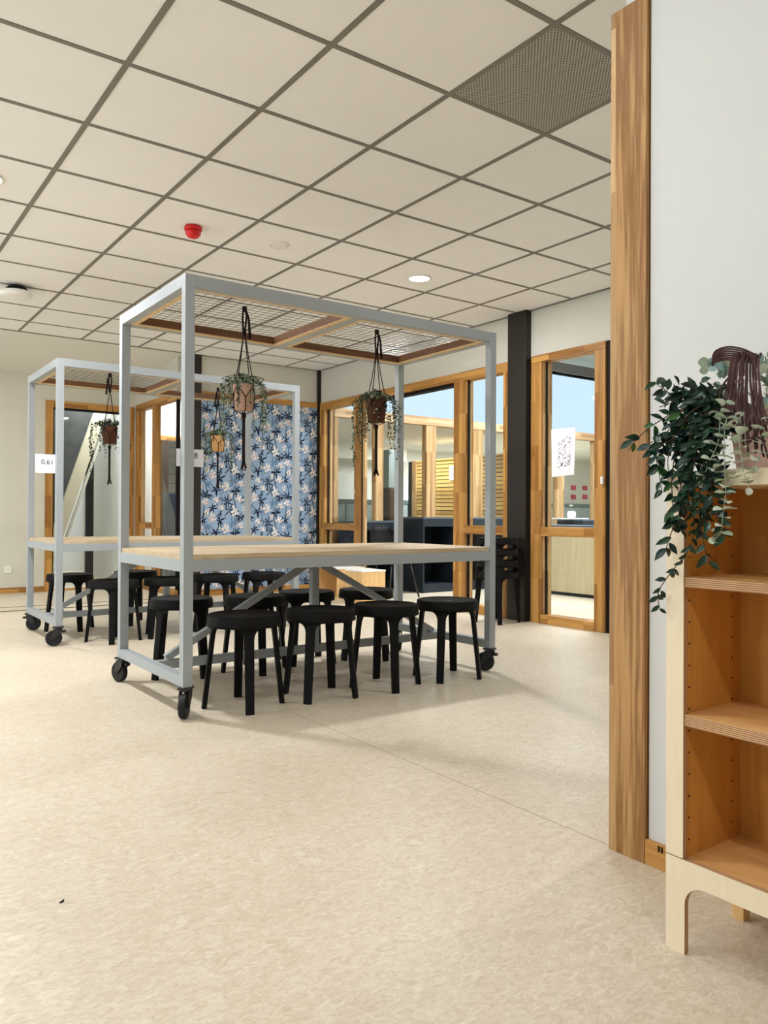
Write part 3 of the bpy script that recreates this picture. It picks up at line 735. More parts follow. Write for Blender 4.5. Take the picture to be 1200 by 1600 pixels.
open_cabinet(7.14, 7.9, 6.62, 7.24, .80, 'charcoal cabinet with a white tray behind the window beside the dark column', 2, 1)

# chair in the doorway
ch = thing('shell_chair', 'black plastic shell chair standing in the doorway by the plywood cubes', 'chair', (5.36, 7.22, 0))
cx, cy = 5.36, 7.22
def shell():
    b = MB(); nu, nv = 9, 10; rows = []
    for j in range(nv + 1):
        t = j / nv
        if t < .5: y = -.2 + .4 * (t / .5); z = .45 + .02 * (t / .5 - .5) ** 2
        else:
            s_ = (t - .5) / .5; y = .2 + .07 * s_; z = .46 + .36 * s_
        wdt = .21 + (.02 if t < .6 else -.03 * ((t - .6) / .4) - .05 * max(0, (t - .88) / .12) ** 2)
        rows.append([(cx + wdt * (2 * i / nu - 1), cy + y - (.05 * (2 * i / nu - 1) ** 2 if t > .5 else 0), z + .03 * (2 * i / nu - 1) ** 2 * (1 if t < .5 else 0) - (.06 * abs(2 * i / nu - 1) ** 4 if t > .95 else 0)) for i in range(nu + 1)])
    for r in rows: b.v += r
    for j in range(nv):
        for i in range(nu):
            k = j * (nu + 1) + i; b.f.append((k, k + 1, k + nu + 2, k + nu + 1)); b.m.append(0)
    return b
sh = part('seat_shell', shell(), M['black_pl'], ch, smooth=True)
sm_ = sh.modifiers.new('thick', 'SOLIDIFY'); sm_.thickness = .012
for (dx, dy) in ((-1, -1), (1, -1), (-1, 1), (1, 1)):
    part('leg', MB().tube([(cx + dx * .12, cy + dy * .12, .445), (cx + dx * .21, cy + dy * .2, 0)], .011, 8), M['black_metal'], ch, smooth=True)

# plywood cubes
def cube(x0, y0, w_, d_, h_, label, open_side):
    t = .018; c = thing('plywood_cube', label, 'stool', (x0 + w_ / 2, y0 + d_ / 2, 0), 'plywood cubes by the doorway')
    part('top', MB().box(x0 - .004, y0 - .004, h_ - t, x0 + w_ + .004, y0 + d_ + .004, h_), [M['laminate']], c, bevel=.002)
    part('bottom', MB().box(x0 + t, y0 + t, 0, x0 + w_ - t, y0 + d_ - t, t), M['box_wood'], c)
    if open_side != '-x': part('side_panel', MB().box(x0, y0, 0, x0 + t, y0 + d_, h_ - t), M['box_wood'], c, bevel=.001)
    part('side_panel', MB().box(x0 + w_ - t, y0, 0, x0 + w_, y0 + d_, h_ - t), M['box_wood'], c, bevel=.001)
    if open_side != '-y': part('front_panel', MB().box(x0 + t, y0, 0, x0 + w_ - t, y0 + t, h_ - t), M['box_wood'], c, bevel=.001)
    part('back_panel', MB().box(x0 + t, y0 + d_ - t, 0, x0 + w_ - t, y0 + d_, h_ - t), M['box_wood'], c, bevel=.001)
    return c
cube(4.655, 6.83, .30, .33, .345, 'closed plywood cube with white top, nearest to the doorway', '')
cube(4.665, 7.36, .38, .42, .345, 'plywood cube with white top and one open side, nearer the wallpaper', '-x')

# ================================================================== things on walls, ceiling
v = MB().box(GX + P * 2 + .012, GY + .012, CEIL + .002, GX + P * 3 - .012, GY + P - .012, CEIL + .016)
single('ceiling_vent', v, M['perf'], 'grey perforated square ventilation panel in the ceiling grid', 'vent')
al = thing('fire_alarm', 'red round fire alarm beacon on the ceiling', 'alarm', (1.908, 4.72, CEIL))
part('base', MB().lathe([(.052, 0), (.056, -.008), (.056, -.022), (.05, -.026), (0, -.026)], 24, (1.908, 4.72, CEIL)), M['red'], al, smooth=True)
part('beacon', MB().lathe([(.05, -.026), (.047, -.05), (.03, -.068), (0, -.074)], 24, (1.908, 4.72, CEIL)), M['red'], al, smooth=True)
sp_ = thing('ceiling_speaker', 'flat cream disc flush in a ceiling tile beside the red alarm', 'speaker', (2.507, 4.69, CEIL))
part('rim', MB().lathe([(.068, .004), (.07, -.004), (.062, -.008), (.058, -.004)], 28, (2.507, 4.69, CEIL), cap=False), M['offwhite_dev'], sp_, smooth=True)
part('cover', MB().lathe([(.058, -.004), (.05, -.006), (0, -.006)], 28, (2.507, 4.69, CEIL)), M['offwhite_dev'], sp_, smooth=True)
ap = thing('access_point', 'white disc shaped device on a dark mount, on the ceiling at far left', 'device', (1.27, 6.78, CEIL))
part('mount', MB().lathe([(.05, 0), (.075, -.02), (.1, -.05)], 24, (1.27, 6.78, CEIL)), M['black'], ap, smooth=True)
part('body', MB().lathe([(.1, -.045), (.118, -.05), (.12, -.065), (.112, -.084), (.07, -.09), (0, -.092)], 32, (1.27, 6.78, CEIL)), M['white'], ap, smooth=True)
part('cable', MB().tube([(1.33, 6.84, CEIL - .05), (1.36, 6.86, CEIL - .035), (1.37, 6.86, CEIL - .012), (1.34, 6.84, CEIL)], .006, 6), M['white'], ap, smooth=True)

dl0 = None
DL = [(3.718, 4.70), (.12, -.85), (.72, 1.7), (.72, 4.7), (-2.28, 4.7), (-2.28, 1.7), (3.72, 1.7), (.72, 7.7), (-2.28, 7.7), (3.72, -1.3)]
DLN = ['just behind the viewer', 'above the open floor', 'left of the nearest table', 'by the left windows beside the tables', 'by the left windows beside the open floor', 'behind the near wall', 'left of the farther table', 'in the far left corner', 'at the rear right corner']
DLP = [44, 21, 13, 62, 42, 36, 20, 38, 28, 10]
for k, (x, y) in enumerate(DL):
    if k == 0:
        dl0 = thing('downlight', 'round recessed white ceiling downlight, lit, in the grid above the tables', 'light', (x, y, CEIL), 'ceiling downlights')
        part('ring', MB().lathe([(.092, .003), (.094, -.004), (.082, -.008), (.078, -.002)], 28, (x, y, CEIL), cap=False), M['white'], dl0, smooth=True)
        part('diffuser', MB().lathe([(.079, -.003), (0, -.003)], 28, (x, y, CEIL)), M['lamp'], dl0)
    else:
        dup(dl0, (x, y, CEIL), label='round white ceiling downlight ' + DLN[k - 1])
    area('downlight_lamp', (x, y, CEIL - .012), .15, DLP[k], WARM)

ot = thing('wall_socket', 'white wall socket low on the far wall at left', 'socket', (1.79, FY, .28))
ov = at_y(12, 890, FY)
part('plate', MB().box(ov.x - .042, FY - .012, ov.z - .042, ov.x + .042, FY, ov.z + .042), M['white'], ot, bevel=.004)
part('socket_ring', MB().lathe([(.022, 0), (.024, -.004), (.019, -.004)], 20, (ov.x, FY - .012, ov.z), 'Y'), M['offwhite_dev'], ot)
part('socket_face', MB().lathe([(.019, .001), (0, .001)], 20, (ov.x, FY - .0135, ov.z), 'Y'), M['navy_edge'], ot)

# poster on the glazed door
po = thing('poster', 'white poster with scattered dark marks on the glazed door', 'poster', (5.126, 4.475, 1.47))
pc = [at_x(861.5, 671, 5.126), at_x(899.5, 667.5, 5.126), at_x(897, 741.5, 5.126), at_x(862.5, 745.5, 5.126)]
part('sheet', MB().prism([tuple(p) for p in pc], (-.002, 0, 0)), M['paper'], po)
rn = random.Random(4); bb = MB(); bb2 = MB()
for k in range(120):
    u, q = rn.uniform(.28, .82), rn.uniform(.18, .83)
    if u < .45 and q < .28: continue
    p = pc[0].lerp(pc[1], u).lerp(pc[3].lerp(pc[2], u), q)
    wy, hz = rn.uniform(.003, .010), rn.uniform(.003, .010)
    (bb if k % 1 == 0 else bb2).box(p.x - .0034, p.y - wy / 2, p.z - hz / 2, p.x - .0022, p.y + wy / 2, p.z + hz / 2)
part('print', bb, M['ink2'], po, kind='stuff')

# small dark crumbs on the floor
for k, (x, y, l_, a) in enumerate(((.468, 1.945, .010, .4), (.03, 2.42, .012, -.6))):
    single('crumb', MB().bar((x, y, .0015), (x + l_ * math.cos(a), y + l_ * math.sin(a), .0015), .004, .003).bar((x + l_ * .8 * math.cos(a), y + l_ * .8 * math.sin(a), .002), (x + l_ * 1.1 * math.cos(a), y + l_ * 1.1 * math.sin(a) + .004, .002), .004, .003), M['black'],
           ('dark crumb lying on the open floor at lower left', 'dark sliver on the floor at the left picture edge')[k], 'crumb')

# ================================================================== canopy tables
def canopy_table(X0, Y0, label, castor_rot):
    W, D, H, pw, zb = 1.935, .955, 2.015, .046, .138
    X1, Y1 = X0 + W, Y0 + D; cx, cy = X0 + W / 2, Y0 + D / 2
    t = thing('canopy_table', label, 'table', (cx, cy, 0))
    st = M['steel']
    for x in (X0, X1 - pw):
        for y in (Y0, Y1 - pw):
            part('post', MB().box(x, y, zb, x + pw, y + pw, H), st, t, bevel=.0015)
    rh = .055
    for (a, b, z0, nm) in ((0, 0, H - rh, 'top_rail'), (0, 0, .66, 'table_rail')):
        for y in (Y0, Y1 - pw): part(nm, MB().box(X0 + pw, y + .0005, z0, X1 - pw, y + pw - .0005, z0 + rh - .0005), st, t, bevel=.001)
        for x in (X0, X1 - pw): part(nm, MB().box(x + .0005, Y0 + pw, z0, x + pw - .0005, Y1 - pw, z0 + rh - .0005), st, t, bevel=.001)
    for x in (X0, X1 - pw): part('end_rail', MB().box(x + .0005, Y0 + pw, zb + .0005, x + pw - .0005, Y1 - pw, zb + .048), st, t, bevel=.001)
    part('stretcher', MB().box(X0 + pw, cy - .02, zb + .002, X1 - pw, cy + .02, zb + .046), st, t, bevel=.001)
    part('center_post', MB().box(cx - .022, cy - .02, zb + .046, cx + .022, cy + .02, .70), st, t, bevel=.001)
    for s_ in (-1, 1):
        part('brace', MB().bar((cx + s_ * .022, cy, .655), (cx + s_ * (W / 2 - pw - .05), cy, zb + .055), .034, .034), st, t)
    part('cross_rail', MB().box(cx - .025, Y0 + pw, H - rh, cx + .025, Y1 - pw, H - .001), st, t, bevel=.001)
    part('cross_rail', MB().box(cx - .022, Y0 + pw, .66, cx + .022, Y1 - pw, .70), st, t, bevel=.001)
    for b_ in range(5):      # table top boards, the outer two notched round the posts
        d_ = (D - .012) / 5; y0 = Y0 + .006 + b_ * d_ + .0004; y1 = y0 + d_ - .0008
        x0, x1 = X0 + .006, X1 - .006; n0, n1 = X0 + pw + .002, X1 - pw - .002; yn = Y0 + pw + .002; ym = Y1 - pw - .002
        o_ = {0: [(n0, y0), (n1, y0), (n1, yn), (x1, yn), (x1, y1), (x0, y1), (x0, yn), (n0, yn)],
              4: [(x0, y0), (x1, y0), (x1, ym), (n1, ym), (n1, y1), (n0, y1), (n0, ym), (x0, ym)]}.get(b_, [(x0, y0), (x1, y0), (x1, y1), (x0, y1)])
        part('board', MB().prism([(a_, c_, .7148) for a_, c_ in o_], (0, 0, .0235)), M['tabletop'], t)
    # canopy: two timber trays with wire mesh
    for (xa, xb) in ((X0 + pw, cx - .025), (cx + .025, X1 - pw)):
        ya, yb = Y0 + pw, Y1 - pw; lw = .03; za, zb2 = H - rh + .002, H - .004
        f = MB()
        f.box(xa, ya, za, xb, ya + lw, zb2).box(xa, yb - lw, za, xb, yb, zb2).box(xa, ya + lw, za, xa + lw, yb - lw, zb2).box(xb - lw, ya + lw, za, xb, yb - lw, zb2)
        fr = part('timber_frame', f, M['mesh_wood'], t)
        g = MB(); q = .003
        g.box(xa + lw, ya + lw, za + .006, xb - lw, ya + lw + q, zb2 - .002).box(xa + lw, yb - lw - q, za + .006, xb - lw, yb - lw, zb2 - .002)
        g.box(xa + lw, ya + lw + q, za + .006, xa + lw + q, yb - lw - q, zb2 - .002).box(xb - lw - q, ya + lw + q, za + .006, xb - lw, yb - lw - q, zb2 - .002)
        part('shade_lining', g, M['mesh_wood_shade'], fr)  # thin lining coloured dark for the shaded inner faces
        m_ = MB(); x = xa + .02
        while x < xb - .01: m_.tube([(x, ya + .004, H - .002), (x, yb - .004, H - .002)], .0012, 4); x += .05
        y = ya + .02
        while y < yb - .01: m_.tube([(xa + .004, y, H + .001), (xb - .004, y, H + .001)], .0012, 4); y += .05
        part('wire_mesh', m_, M['black_metal'], fr, kind='stuff')
    # castors
    k = 0
    for x in (X0 + pw / 2, X1 - pw / 2):
        for y in (Y0 + pw / 2, Y1 - pw / 2):
            a = castor_rot[k]; k += 1
            R = Matrix.Rotation(a, 3, 'Z')
            def tf(mb):
                mb.v = [tuple(R @ Vector(p_) + Vector((x, y, 0))) for p_ in mb.v]; return mb
            b = MB().box(-.032, -.03, .128, .032, .03, .1378).lathe([(.026, .118), (.026, .128)], 16)
            for s_ in (-1, 1):
                b.prism([(-.026, s_ * .023 - .0015, .122), (.026, s_ * .023 - .0015, .122), (.044, s_ * .023 - .0015, .06), (.036, s_ * .023 - .0015, .045), (.022, s_ * .023 - .0015, .048), (-.02, s_ * .023 - .0015, .09)], (0, .003, 0))
            b.box(-.05, -.012, .095, -.02, .012, .11)
            c = part('castor', tf(b), M['black_metal'], t)
            wh = MB().lathe([(.02, -.014), (.05, -.016), (.055, -.011), (.0555, 0), (.055, .011), (.05, .016), (.02, .014)], 28, (.028, 0, .0556), 'Y')
            wh.tube([(.028, -.026, .0556), (.028, .026, .0556)], .006, 8)
            part('wheel', tf(wh), M['rubber'], c)
    return t
canopy_table(1.337, 3.392, 'nearest light grey steel table with pale wood top and mesh canopy', [-2.2, 1.9, 2.0, -2.1])
canopy_table(1.343, 5.755, 'farther light grey steel table with mesh canopy, behind the nearest one', [2.75, -.45, 1.9, .5])

# number signs clamped to the left front posts
def sign(x0, x1, y, z0, z1, text, size, label, tx, al='LEFT'):
    s_ = thing('number_sign', label, 'sign', ((x0 + x1) / 2, y, (z0 + z1) / 2), 'room number signs')
    part('plate', MB().box(x0, y, z0, x1, y + .002, z1), M['paper'], s_)
    cu = bpy.data.curves.new('lettering', 'FONT'); cu.body = text; cu.size = size; cu.align_x = al; cu.align_y = 'CENTER'; cu.extrude = .0002
    cu.materials.append(M['ink'])
    tmp = bpy.data.objects.new('text_source', cu); C.objects.link(tmp)
    dg = bpy.context.evaluated_depsgraph_get(); me = bpy.data.meshes.new_from_object(tmp.evaluated_get(dg)); bpy.data.objects.remove(tmp)
    me.materials.clear(); me.materials.append(M['ink'])
    o = bpy.data.objects.new('lettering', me); C.objects.link(o); o.parent = s_
    o.location = Vector((tx, y - .0006, (z0 + z1) / 2 + .01)) - s_.location; o.rotation_euler = (PI / 2, 0, 0)
    return s_
def sg(l, r, t, b, Y):
    return at_y(l, t, Y).x, at_y(r, t, Y).x, at_y(r, b, Y).z, at_y(r, t, Y).z
Yq = 3.392 + .048
x0, x1, z0, z1 = sg(276, 318, 703, 730, Yq)
te = at_y(309, 712, Yq).x
sign(x0, x1, Yq, z0, z1, '0.38', .037, 'white sign ending in 38 behind the front left post of the nearest table', te, 'RIGHT')
Yq = 5.755 + .048
x0, x1, z0, z1 = sg(55, 98, 711, 740, Yq)
te = at_y(64, 722, Yq).x
sign(x0, x1, Yq, z0, z1, '0.61', .049, 'white sign reading 0.61 behind the front left post of the farther table', te)

# ================================================================== stools
def stool_leg(a):
    b = MB(); prof = []
    def r_of(z): return .1555 + (.405 - z) * .108
    zs = [0, .06, .15, .25, .335, .354, .368, .378, .384, .3865]
    fl_ = {.354: .002, .368: .008, .378: .017, .384: .027, .3865: .036}
    for z in zs:
        hw = .0205 + .004 * (z / .39) + fl_.get(z, 0)
        prof.append((z, hw))
    prof.append((.402, prof[-1][1]))
    th = .022
    n = 5
    outer = []; inner = []
    for z, hw in prof:
        R_ = r_of(z); ro, ri = [], []
        for i in range(n):
            u = hw * (2 * i / (n - 1) - 1); ang = a + u / R_
            ro.append((R_ * math.cos(ang), R_ * math.sin(ang), z)); ri.append(((R_ - th) * math.cos(ang), (R_ - th) * math.sin(ang), z))
        outer.append(ro); inner.append(ri)
    for ro in outer: b.v += ro
    for ri in inner: b.v += ri
    N = len(prof); q = N * n
    for k in range(N - 1):
        for i in range(n - 1):
            p_ = k * n + i
            b.f.append((p_, p_ + 1, p_ + n + 1, p_ + n)); b.m.append(0)
            b.f.append((q + p_ + 1, q + p_, q + p_ + n, q + p_ + n + 1)); b.m.append(0)
        b.f.append((k * n, (k + 1) * n, q + (k + 1) * n, q + k * n)); b.m.append(0)
        e = k * n + n - 1; b.f.append((e + n, e, q + e, q + e + n)); b.m.append(0)
    for i in range(n - 1):
        b.f.append((i + 1, i, q + i, q + i + 1)); b.m.append(0)
        e = (N - 1) * n + i; b.f.append((e, e + 1, q + e + 1, q + e)); b.m.append(0)
    return b
STOOL_TOP = .445
stool0 = thing('stool', 'x', 'stool', (0, 0, 0), 'black stools at the nearest table')
part('seat', MB().lathe([(.02, .436), (.022, .4345), (.06, .4345), (.10, .4365), (.150, .441), (.164, .445), (.1705, .4445), (.1735, .441), (.1755, .430), (.1782, .410), (.1800, .390),
                        (.160, .390), (.158, .415), (.150, .424), (0, .424)], 40), M['black_pl'], stool0, smooth=True)
bpy.data.objects['seat'].modifiers.new('ws', 'WEIGHTED_NORMAL')
part('center_hole', MB().lathe([(.02, .4362), (.012, .4355), (0, .4355)], 16), M['black_metal'], stool0, smooth=True)
for k in range(4):
    mbl = stool_leg(k * PI / 2)
    part('leg', mbl, M['black_pl'], stool0, bevel=.002)
used = [False]
def stool(x, y, rot, label, group, z=0):
    if not used[0]:
        used[0] = True; o = stool0; o.location = (x, y, z); o.rotation_euler = (0, 0, rot); o['label'] = label; o['group'] = group
        return o
    return dup(stool0, (x, y, z), rot, label, group)
D2 = math.radians
g1 = 'black stools at the nearest table'; g2 = 'black stools at the farther table'; g3 = 'stacked black stools'
stool(1.672, 3.465, D2(-17), 'round black stool in front of the nearest table, first from its left end', g1)
stool(2.085, 3.435, D2(40), 'round black stool in front of the nearest table, second from its left end', g1)
stool(2.497, 3.435, D2(-20), 'round black stool in front of the nearest table, third from its left end', g1)
stool(2.925, 3.425, D2(38), 'round black stool in front of the nearest table, beside its right end castor', g1)
stool(1.70, 4.34, D2(20), 'round black stool on the far side of the nearest table, behind its front left post', g1)
stool(2.11, 4.23, D2(-12), 'round black stool on the far side of the nearest table, under the left brace', g1)
stool(2.505, 4.30, D2(35), 'round black stool on the far side of the nearest table, behind the center post', g1)
stool(2.90, 4.21, D2(8), 'round black stool on the far side of the nearest table, under the right brace', g1)
stool(1.752, 5.79, D2(-20), 'round black stool in front of the farther table, first from its left end', g2)
stool(2.165, 5.81, D2(30), 'round black stool in front of the farther table, second from its left end', g2)
stool(2.60, 5.90, D2(5), 'round black stool in front of the farther table, third from its left end', g2)
stool(3.02, 5.90, D2(40), 'round black stool in front of the farther table, nearest to its right end', g2)
stool(1.64, 6.57, D2(10), 'round black stool on the far side of the farther table, by its left end', g2)
stool(2.19, 6.63, D2(-30), 'round black stool on the far side of the farther table, second from its left end', g2)
for k in range(4):
    stool(4.815, 4.965, D2(52 + 0 * k), ('bottom', 'second lowest', 'second highest', 'topmost')[k] + ' black stool of the stack standing by the dark column', g3, z=.0 + k * .098)

# ================================================================== hanging planters
def leaf_pts(L, W, n=3):
    return [(0, 0), (L * .3, W * .5), (L * .65, W * .42), (L, 0), (L * .65, -W * .42), (L * .3, -W * .5)]
def add_leaf(b, p, d, nrm, L, W, mi=0, cup=.2):
    d = Vector(d).normalized(); s_ = d.cross(Vector(nrm))
    if s_.length < 1e-3: s_ = d.cross(Vector((1, .3, .2)))
    s_.normalize(); u = s_.cross(d)
    q = len(b.v); p = Vector(p)
    pts = [(0, 0, 0), (.3, .5, cup), (.65, .42, cup), (1, 0, -.1), (.65, -.42, cup), (.3, -.5, cup), (.5, 0, 0)]
    for (x, y, z) in pts: b.v.append(tuple(p + d * (x * L) + s_ * (y * W) + u * (z * W)))
    for f in ((0, 6, 1), (1, 6, 2), (2, 6, 3), (3, 6, 4), (4, 6, 5), (5, 6, 0)):
        b.f.append(tuple(q + i for i in f)); b.m.append(mi)
def hanging_planter(x, y, label, pot_mat, leaf_mat, seed, tail_side):
    rnd = random.Random(seed)
    zt = 2.012
    t = thing('hanging_planter', label, 'planter', (x, y, zt), 'macrame hanging planters under the canopies')
    zp1, zp0 = 1.602, 1.468
    r1, r0 = .058, .046
    V = lambda a, b, c: (x + a, y + b, c)
    part('pot', MB().lathe([(r0 - .004, zp0), (r0, zp0 + .003), (r1, zp1 - .004), (r1, zp1), (r1 - .005, zp1), (r1 - .007, zp1 - .02), (0, zp1 - .02)], 28, (x, y, 0)), pot_mat, t, smooth=True)
    part('soil', MB().lathe([(r1 - .007, zp1 - .0195), (0, zp1 - .017)], 20, (x, y, 0)), M['soil'], t)
    kn = MB()
    kn.lathe([(0, zt + .006), (.012, zt), (.014, zt - .012), (.008, zt - .024), (0, zt - .028)], 10, (x, y, 0))
    part('top_knot', kn, M['cord'], t, smooth=True)
    lp = MB()
    lp.tube([V(-.006, 0, zt - .01), V(-.010, .002, zt - .06), V(-.006, 0, zt - .13)], .0055, 6)
    lp.tube([V(.006, 0, zt - .01), V(.012, -.002, zt - .05), V(.008, 0, zt - .09), V(.002, 0, zt - .13)], .0055, 6)
    ts = tail_side
    lp.tube([V(ts * .008, -.004, zt - .02), V(ts * .022, -.006, zt - .06), V(ts * .026, -.006, zt - .11), V(ts * .030, -.008, zt - .165)], .005, 6, r1=.008)
    part('loop', lp, M['cord'], t, smooth=True)
    part('gather_knot', MB().lathe([(0, zt - .115), (.010, zt - .12), (.011, zt - .138), (.006, zt - .15), (0, zt - .152)], 10, (x, y, 0)), M['cord'], t, smooth=True)
    for k in range(4):
        a = .5 + k * PI / 2; ca, sa = math.cos(a), math.sin(a)
        c = MB().tube([V(.004 * ca, .004 * sa, zt - .14), V(.03 * ca, .03 * sa, zt - .28), V((r1 + .003) * ca, (r1 + .003) * sa, zp1 + .002), V((r1 - .001) * ca, (r1 - .001) * sa, zp1 - .05)], .0028, 5)
        for da in (-.78, .78):
            c.tube([V((r1 + .001) * math.cos(a), (r1 + .001) * math.sin(a), zp1 - .01), V((r1 - .001) * math.cos(a + da * .6), (r1 - .001) * math.sin(a + da * .6), zp1 - .045), V((r1 - .003) * math.cos(a + da), (r1 - .003) * math.sin(a + da), zp1 - .07)], .0024, 5)
        c.tube([V((r1 - .002) * math.cos(a + .785), (r1 - .002) * math.sin(a + .785), zp1 - .07), V((r0 + .003) * math.cos(a + .785), (r0 + .003) * math.sin(a + .785), zp0), V(.006 * math.cos(a + .785), .006 * math.sin(a + .785), zp0 - .018)], .0026, 5)
        part('cord', c, M['cord'], t, smooth=True)
    part('bottom_knot', MB().lathe([(0, zp0 - .008), (.011, zp0 - .016), (.013, zp0 - .03), (.008, zp0 - .044), (0, zp0 - .046)], 10, (x, y, 0)), M['cord'], t, smooth=True)
    ta = MB()
    for k in range(7):
        a = 2 * PI * k / 7; rr = .005
        ta.tube([V(rr * math.cos(a), rr * math.sin(a), zp0 - .04), V(rr * math.cos(a + .8), rr * math.sin(a + .8), zp0 - .18), V(rr * 1.1 * math.cos(a + 1.4), rr * 1.1 * math.sin(a + 1.4), zp0 - .27), V(rr * 3 * math.cos(a + 1.4), rr * 3 * math.sin(a + 1.4), zp0 - .30 - rnd.uniform(0, .025))], .0035, 5)
    part('tassel', ta, M['cord'], t, smooth=True)
    fo = MB(); sm = MB()
    for k in range(24):          # strands spilling over the rim
        a = rnd.uniform(0, 2 * PI)
        side = max(abs(math.cos(a + .62)), .15)
        Ls = rnd.uniform(.10, .42) * (.35 + .65 * side)
        out = rnd.uniform(.035, .075)
        pts = [V(.03 * math.cos(a), .03 * math.sin(a), zp1 - .01), V((r1 - .01) * math.cos(a), (r1 - .01) * math.sin(a), zp1 + rnd.uniform(.02, .05))]
        o_ = r1 + out
        pts.append(V(o_ * math.cos(a), o_ * math.sin(a), zp1 + rnd.uniform(-.02, .03)))
        n_ = max(2, int(Ls / .03))
        for j in range(1, n_ + 1):
            w_ = rnd.uniform(-.008, .008)
            pts.append(V((o_ + .012 + w_) * math.cos(a + w_ * 3), (o_ + .012 + w_) * math.sin(a + w_ * 3), zp1 - Ls * j / n_))
        sm.tube(pts, .0011, 4)
        for (p_, q_) in zip(pts[1:], pts[2:]):
            p_, q_ = Vector(p_), Vector(q_)
            seg = (q_ - p_).length
            for j in range(max(2, int(seg / .0085))):
                f_ = rnd.random(); c_ = p_.lerp(q_, f_)
                dd = Vector((rnd.uniform(-1, 1), rnd.uniform(-1, 1), rnd.uniform(-.8, .5)))
                add_leaf(fo, c_, dd, (rnd.uniform(-1, 1), rnd.uniform(-1, 1), 1), rnd.uniform(.012, .019), rnd.uniform(.009, .014), rnd.choice((0, 0, 1)))
    for k in range(130):          # crown
        a = rnd.uniform(0, 2 * PI); rr = rnd.uniform(0, r1 + .03)
        add_leaf(fo, V(rr * math.cos(a), rr * math.sin(a), zp1 + rnd.uniform(-.005, .06) * (1 - rr / .12)), (rnd.uniform(-1, 1), rnd.uniform(-1, 1), rnd.uniform(-.2, 1)), (rnd.uniform(-1, 1), rnd.uniform(-1, 1), 1), rnd.uniform(.015, .026), rnd.uniform(.012, .018), rnd.choice((0, 0, 1)))
    part('stems', sm, M['stem'], t, kind='stuff')
    part('foliage', fo, leaf_mat, t, kind='stuff')
    return t
hanging_planter(1.803, 3.755, 'hanging dusty pink pot with pale green trailing plant, nearest table left half', M['pot_pink'], [M['leaf_sage'], M['leaf_dusk']], 3, 1)
hanging_planter(2.652, 3.753, 'hanging backlit brown pot with trailing plant, right half of the nearest table', M['pot_backlit'], [M['leaf_dusk'], M['leaf_sage']], 7, 1)
hanging_planter(1.818, 6.14, 'hanging backlit brown pot with dark trailing plant, left half of the farther table', M['pot_backlit'], [M['leaf_dusk'], M['vine2']], 12, -1)
hanging_planter(2.770, 6.272, 'hanging tan pot with trailing plant in front of the blue wallpaper', M['pot_tan'], [M['leaf_sage'], M['leaf_dusk']], 21, -1)

# ================================================================== shelf unit in the foreground
SX, SYE = 1.478, 1.008           # front face and far end
SB, S0 = 1.745, .10              # back, near end
su = thing('shelf_unit', 'birch plywood shelf unit with amber inside standing against the white wall', 'shelf', (1.6, .55, 0))
t_ = .018
ZF = .198
def front(pts, off=.0135): return MB().prism([(SX, a, b) for a, b in pts], (off, 0, 0))
# leg frame with rounded cut-out
rc = .045; yl, zl = SYE - .045, .150
arc = [(yl - rc + rc * math.cos(a), zl - rc + rc * math.sin(a)) for a in [PI / 2 * k / 8 for k in range(9)]]
out = [(SYE, 0), (SYE, ZF), (S0, ZF), (S0, 0), (S0 + .045, 0)] + [(S0 + .045 + rc - rc * math.cos(a), zl - rc + rc * math.sin(a)) for a in [PI / 2 * k / 8 for k in range(9)]] + arc[::-1] + [(SYE - .045, 0)]
lf = part('leg_frame', front(out), [M['birch'], M['ply_x']], su)
for p_ in lf.data.polygons:
    if abs(p_.normal.x) < .5: p_.material_index = 1
ST = 1.010
def upright(y0, y1):
    b = MB().box(SX, y0, ZF + .002, SX + .0135, y1, ST - .0295)
    o = part('front_stile', b, [M['birch'], M['ply_x']], su)
    for p_ in o.data.polygons:
        if abs(p_.normal.x) < .5: p_.material_index = 1
upright(SYE - .041, SYE); upright(S0, S0 + .041)
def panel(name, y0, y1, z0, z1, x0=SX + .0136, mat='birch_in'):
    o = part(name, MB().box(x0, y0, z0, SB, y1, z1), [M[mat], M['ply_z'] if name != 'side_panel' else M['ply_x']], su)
    for p_ in o.data.polygons:
        if p_.normal.x < -.5: p_.material_index = 1
    return o
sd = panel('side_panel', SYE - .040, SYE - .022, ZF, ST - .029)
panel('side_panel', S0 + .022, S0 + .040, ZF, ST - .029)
ya, yb = S0 + .040, SYE - .040
panel('floor_board', ya, yb, ZF - .018, ZF, SX + .0136, 'birch_shelf')
panel('shelf_board', ya, yb, .478, .502, SX + .003, 'birch_shelf')
panel('shelf_board', ya, yb, .770, .792, SX + .003, 'birch_shelf')
part('top_board', MB().box(SX - .002, S0 - .004, ST - .029, SB, SYE, ST + .004), M['birch'], su, bevel=.0015)
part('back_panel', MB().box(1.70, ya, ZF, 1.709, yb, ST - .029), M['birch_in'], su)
for y in (SYE - .03, S0 + .03):
    part('rear_foot', MB().box(1.708, y - .014, 0, 1.735, y + .014, .18), M['box_wood'], su)
pegs = MB()
for k in range(17):
    z = .235 + k * .046
    if any(abs(z - q) < .02 for q in (.49, .78)): continue
    for x in (SX + .022, 1.665): pegs.tube([(x, yb - .0012, z), (x, yb + .001, z)], .0022, 6)
part('peg_holes', pegs, M['black'], su, kind='stuff')

